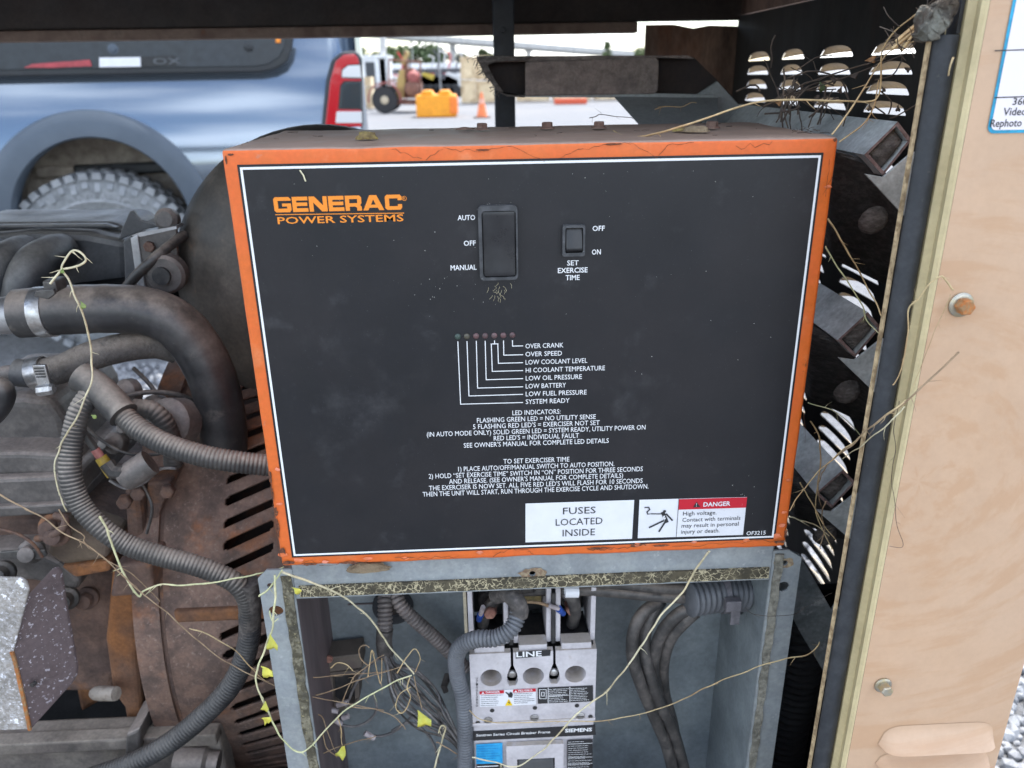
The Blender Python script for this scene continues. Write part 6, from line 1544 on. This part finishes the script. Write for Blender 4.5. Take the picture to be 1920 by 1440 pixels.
def leaf(parent, px, py, Y, size_px, ang, mat, name='leaf'):
    v, t_ = PT(px, py, Y=Y); s_ = .74*size_px*t_/F; a = R_(ang); fold = random.uniform(.5,1.1); curl = random.uniform(-.5,.5)
    outline = [(0,-.42),(.3,-.52),(.44,-.2),(.28,.1),(.12,.38),(0,.66),(-.13,.36),(-.30,.08),(-.46,-.22),(-.28,-.5)]
    m = MB()
    def pl(x, z):
        y = -abs(x)*fold + .16*math.sin(z*5+x*6) + curl*z*z
        return v + Vector((x*math.cos(a)-z*math.sin(a), y, x*math.sin(a)+z*math.cos(a)))*s_
    ring = [pl(x*random.uniform(.85,1.1), z) for x, z in outline]; mid = [pl(0, z) for z in (-.55,-.2,.15,.6)]
    m.v = ring + mid; n0 = len(ring)
    # fan either side of the mid rib
    R1 = [0,1,2,3,4,5]; L1 = [5,6,7,8,9,0]
    m.f = [(0,1,n0+1),(1,2,n0+1),(2,n0+2,n0+1),(2,3,n0+2),(3,4,n0+2),(4,5,n0+2),(5,6,n0+2),(6,7,n0+2),(7,n0+1,n0+2),(7,8,n0+1),(8,9,n0+1),(9,0,n0+1)]
    o = m.build(name, mat, parent, smooth=80, fix=True)
    so = o.modifiers.new('thickness', 'SOLIDIFY'); so.thickness = .0003
    return o
vine('pale vine looping over the manifold and falling across the engine', [(94,532),(112,512),(120,505),(150,497),(161,486),(150,473),(134,470),(122,488),(117,505),(128,525),(148,570),(163,615),(171,655),(173,690),(172,715),(160,742),(148,775),(128,808),(112,840),(104,870),(106,905),(116,940),(126,958)], .10, 3.6, vine_pale, ((156,572,.098,18,20,leaf_g),(177,780,.10,14,70,leaf_g),(118,508,.098,12,0,leaf_g)))
vine('pale green vine running from the engine to the cabinet corner', [(186,968),(200,990),(206,1012),(225,1060),(243,1095),(262,1118),(270,1108),(300,1096),(340,1098),(400,1092),(455,1082),(500,1072),(532,1063)], .05, 3.4, vine_green)
vine('thin brown vine crossing diagonally from the valve cover to the cabinet', [(-10,922),(40,950),(80,970),(115,998),(155,1018),(200,1050),(262,1108),(320,1155),(370,1200),(430,1245),(500,1278),(560,1300),(650,1320),(720,1332)], .02, 2.3, vine_brown)
vine('short brown tendril running beside the diagonal vine', [(110,955),(130,985),(158,1005),(160,1018),(200,1050),(250,1078),(300,1128)], .06, 2, vine_brown)
vine('light brown tendril crossing the slotted alternator', [(355,1178),(400,1195),(440,1220),(470,1250),(492,1272),(520,1288)], .05, 1.8, vine_straw)
vine('yellow green vine hanging down the left cabinet flange', [(486,1118,.0),(505,1102,.0),(520,1082,-.002),(530,1068,-.004)], .0, 3.2, vine_green)
vine('yellow green leafy vine beside the left cabinet flange', [(515,1078),(516,1100),(515,1130),(513,1160),(508,1185),(495,1220),(482,1255),(479,1275),(492,1310),(508,1345),(522,1375),(545,1402),(565,1411),(582,1400),(610,1370),(650,1330),(700,1300),(745,1276),(772,1266)], -.002, 3.3, vine_green,
     ((511,1204,-.004,36,10,leaf_y),(500,1258,-.004,34,30,leaf_y),(497,1324,-.004,24,-10,leaf_y),(500,1348,-.004,28,160,leaf_y)))
vine('long pale vine arching across the open cabinet from its top left corner', [(528,1072,-.002),(560,1084,-.002),(600,1098,.0),(645,1120,.01),(690,1155,.02),(715,1190,.03),(735,1218,.035),(760,1245,.035),(776,1264,.035)], .02, 3.5, vine_pale, ((557,1106,-.003,22,60,leaf_y),))
vine('short pale twig standing at the flange of the cabinet', [(506,1145),(512,1165),(522,1160)], -.002, 2.2, vine_green)
vine('dark twisted stalk holding the big yellow leaf', [(776,1268),(782,1290),(788,1315),(792,1332)], .033, 1.8, vine_brown, ((793,1347,.03,44,25,leaf_y),))
vine('twisted stalk holding the lower yellow leaf', [(634,1342),(640,1370),(640,1390),(642,1398)], .03, 1.6, vine_straw, ((641,1407,.028,34,-25,leaf_y),))
random.seed(5)
tang = [([(578,1308),(620,1295),(660,1280),(700,1266),(735,1256),(752,1250)], 'long straw strand through the tangle'), ([(690,1268),(697,1220),(703,1240),(713,1282),(716,1235)], 'zigzag straw strand in the tangle'), ([(640,1318),(655,1285),(668,1265),(700,1240),(720,1228)], 'slanting straw strand in the tangle'),
        ([(745,1262),(775,1218),(788,1235),(778,1260)], 'hooked straw strand right of the tangle'), ([(768,1270),(764,1290),(770,1310),(755,1336),(742,1328),(748,1305),(770,1288)], 'looped straw strand under the tangle'), ([(690,1248),(676,1235),(673,1218),(682,1210),(692,1215)], 'curled brown strand above the relay'),
        ([(620,1252),(632,1243),(650,1246),(662,1258)], 'arched brown strand over the relay'), ([(590,1340),(605,1345),(615,1375),(630,1410)], 'drooping brown strand below the relay'), ([(580,1272),(640,1266),(700,1262),(730,1258)], 'flat brown strand across the relay'), ([(605,1375),(612,1400),(632,1420)], 'short bent strand by the lower leaf'),
        ([(560,1440),(600,1415),(640,1398),(690,1385),(705,1380)], 'long straw strand below the lower leaf'), ([(660,1325),(710,1332),(740,1345),(760,1368)], 'thin brown strand across the cabinet back')]
for pts, lab in tang: vine('dry ' + lab + ' of stems in the cabinet', pts, .03, 1.9, random.choice((vine_straw, vine_brown)))
vine('pale forked twig at the conduit foot', [(812,1450),(822,1410),(830,1385),(835,1365),(826,1362),(822,1375)], .04, 3, vine_pale)
vine('brown twig reaching from the fork to the breaker', [(818,1392),(840,1402),(860,1415),(888,1424)], .03, 2, vine_brown)
vine('long straw stem crossing the breaker front from upper right to lower left', [(1330,1034,-.004),(1310,1060,-.003),(1280,1110,.0),(1240,1155,.0),(1200,1215,.005),(1170,1258,.008),(1130,1302,.01),(1080,1340,.012),(1030,1395,.014),(985,1430,.015),(960,1438,.015),(930,1430,.016),(885,1420,.018)], .01, 3.0, vine_pale)
vine('thin straw stem sagging across the cabinet to the door seal', [(1536,1204,.0),(1528,1218,.0),(1510,1228,-.002),(1475,1234,-.002),(1440,1244,-.002),(1390,1262,.0),(1330,1286,.01),(1270,1316,.02),(1220,1334,.02),(1140,1350,.02),(1050,1352,.02),(960,1356,.02),(905,1350,.02),(880,1332,.02)], .01, 2.0, vine_straw)
vine('hair thin dark tendril at the right cabinet corner', [(1398,1140,.03),(1415,1152,.01),(1460,1154,.0),(1490,1150,.0),(1510,1138,.0),(1560,1112,.0)], 0, .8, vine_dark)
# upper right corner
vine('long straw stem lying across the box top and rising to the corner', [(1150,246,.10),(1165,254,.06),(1195,257,.04),(1240,248,.03),(1300,230,.02),(1370,206,.02),(1430,190,.02),(1500,187,.02),(1570,189,.02),(1625,190,.02),(1644,184,.02),(1652,160,.02),(1652,110,.015),(1660,82,.01),(1690,48,.0),(1730,20,-.02),(1770,4,-.04)], .02, 3.6, vine_straw, wob=.8)
vine('straight straw stem leaning from the box corner to the twig knot', [(1560,252,.0),(1590,212,.01),(1620,165,.02),(1650,118,.02),(1675,92,.02),(1740,70,.0)], .01, 3.0, vine_straw, wob=.8)
vine('curved straw stem rising from the orange box corner', [(1574,266,.0),(1600,248,.01),(1625,225,.02),(1640,195,.02),(1648,150,.02)], .01, 2.8, vine_straw, wob=.8)
vine('straw stem behind the box edge leaning down to the seal', [(1552,410,.02),(1580,455,.02),(1605,498,.02),(1630,545,.02),(1652,592,.0)], .02, 3.0, vine_straw)
vine('greenish stem behind the box edge curving to the middle baffle', [(1548,462,.02),(1570,500,.02),(1600,545,.02),(1618,575,.02),(1625,600,.02),(1648,625,.01)], .02, 2.4, vine_green)
vine('dry twig bent over the door seal above the upper bolt', [(1787,544,-.088),(1772,522,-.09),(1764,517,-.09),(1745,530,-.088),(1722,560,-.085),(1704,580,-.082),(1702,630,-.082),(1690,690,-.084),(1674,722,-.086)], -.085, 2.6, vine_straw)
vine('dark hair thin root hanging from the upper bolt', [(1782,552,-.083),(1760,605,-.083),(1730,680,-.083),(1708,735,-.083)], -.083, 1.2, vine_straw)
vine('woody twig crossing the door seal towards the lowest baffle', [(1798,660,-.095),(1760,696,-.095),(1722,732,-.094),(1690,760,-.09),(1640,795,-.085),(1590,840,-.06),(1555,868,-.03),(1535,905,.0),(1540,950,.02)], -.06, 2.6, vine_brown)
vine('pale twig crossing the door seal just below the woody twig', [(1700,750,-.09),(1660,780,-.088),(1610,820,-.07),(1560,862,-.04),(1520,900,-.02),(1495,935,.0),(1480,958,.0)], -.05, 2.6, vine_straw)
vine('second pale twig hugging the door seal', [(1696,762,-.088),(1660,800,-.085),(1615,835,-.07),(1580,860,-.04)], -.06, 2.2, vine_pale)
vine('hair thin dark root hanging down the tan panel', [(1686,752,-.084),(1676,800,-.083),(1680,845,-.083),(1672,880,-.083),(1676,930,-.083),(1682,985,-.083),(1692,1024,-.083),(1668,1024,-.083)], -.083, 1.1, vine_dark)
vine('small curled twig stuck to the seal beside the top sticker', [(1788,108,-.085),(1782,125,-.086),(1778,142,-.085)], -.085, 3, vine_straw)
vine('straw stem hanging vertically in front of the lowest baffle', [(1520,790,.03),(1536,820,.03),(1538,870,.03),(1532,910,.03),(1530,960,.03),(1545,1000,.03),(1560,1030,.02)], .03, 2.6, vine_straw)
vine('dark straw stem tangled over the lowest baffle mouth', [(1500,905,.01),(1520,940,.02),(1545,985,.02),(1565,1010,.02)], .02, 2.2, vine_straw)
vine('pale stem leaving the lower right corner of the orange box', [(1480,968,.0),(1500,975,.01),(1530,985,.02),(1555,1005,.02)], .01, 2.2, vine_pale)
vine('forked brown stem near the lowest baffle', [(1548,940,.0),(1540,965,.01),(1545,990,.02),(1538,1030,.02)], .01, 2.2, vine_brown)
vine('thin green stem across the lower louvers', [(1515,755,.05),(1560,770,.04),(1590,790,.03),(1612,815,.03)], .04, 1.8, vine_green)
# dead clump of leaves and twigs before the louvers
random.seed(11)
cl_ = thing('dead_leaf_clump', 'dark dried clump of leaves and twigs hanging before the upper louvers', 'dead plant', P(1520,230,Y=.12))
tm = MB()
for k in range(32):
    a_ = P(random.gauss(1515,34), random.gauss(165,16), Y=random.uniform(.06,.16)); pts = [a_]
    d = Vector((random.uniform(-1,1), random.uniform(-.4,.4), random.uniform(-1,.6))).normalized()
    for j in range(5):
        d = (d + Vector((random.uniform(-.6,.6), random.uniform(-.3,.3), random.uniform(-.7,.4)))*.6).normalized(); pts.append(pts[-1]+d*random.uniform(.003,.009))
    tm.tube(pts, random.uniform(.0003,.0008), 4)
for p_, q_ in (((1440,190),(1700,100)),((1500,160),(1660,110)),((1480,215),(1490,150)),((1496,215),(1505,160)),((1478,240),(1480,170)),((1455,230),(1490,140)),((1650,170),(1666,214)),((1640,200),(1660,215)),((1690,115),(1640,150)),((1720,195),(1668,222))):
    a_, b_ = P(*p_, Y=.10), P(*q_, Y=.10); mid = (a_+b_)/2+Vector((random.uniform(-.006,.006),0,random.uniform(-.004,.004))); tm.tube([Vector(v) for v in spline([tuple(a_),tuple(mid),tuple(b_)],6)], .0006, 5)
tm.build('twigs', vine_dark, cl_, fix=False)
for (x, y, s_, a_, lm) in ((1540,163,24,20,leaf_d),(1458,192,20,70,dry_leaf),(1632,112,22,100,dry_leaf),(1562,150,18,60,vine_dark),(1575,168,16,-30,vine_dark),(1490,160,20,40,vine_dark),(1600,143,18,90,vine_dark),(1630,202,16,10,vine_dark),(1683,203,16,0,vine_dark),(1700,130,16,60,vine_dark),(1655,168,14,20,vine_dark),(1530,185,18,120,vine_dark),(1480,172,18,160,vine_dark)):
    leaf(cl_, x, y, .10, s_, a_, lm)
kn = thing('twig_knot', 'fuzzy brown knot of roots in the upper right corner of the opening', 'roots', P(1700,80,Y=.0))
tm = MB()
for k in range(38):
    t_ = random.random(); a_ = P(1670+t_*95+random.gauss(0,8), 92-t_*80+random.gauss(0,9), Y=random.uniform(-.03,.04)); pts = [a_]
    d = Vector((random.uniform(-1,1), random.uniform(-.5,.5), random.uniform(-.8,.8))).normalized()
    for j in range(4):
        d = (d + Vector((random.uniform(-1,1), random.uniform(-1,1), random.uniform(-1,1)))*.5).normalized(); pts.append(pts[-1]+d*random.uniform(.002,.006))
    tm.tube(pts, random.uniform(.0002,.0004), 4)
tm.build('rootlets', vine_dark, kn, fix=False)
for q in (((1672,92),(1720,52),(1760,8)),((1690,95),(1725,45),(1745,12)),((1680,78),(1715,48),(1738,30))):
    pp, s_ = sight_path(q, 0.0); MB().tube([Vector(v) for v in spline(pp, 6)], .0012, 6).build('stem', vine_straw, kn)
w_ = vine('small black dried sprig standing on the back edge of the box top', [(1105,222),(1116,220),(1124,216),(1150,217),(1188,222)], .17, 1.4, vine_dark)
vine('short straw tip beside the sloped plate', [(1228,205),(1245,199),(1275,200),(1295,192),(1306,193)], .3, 1.6, vine_straw)
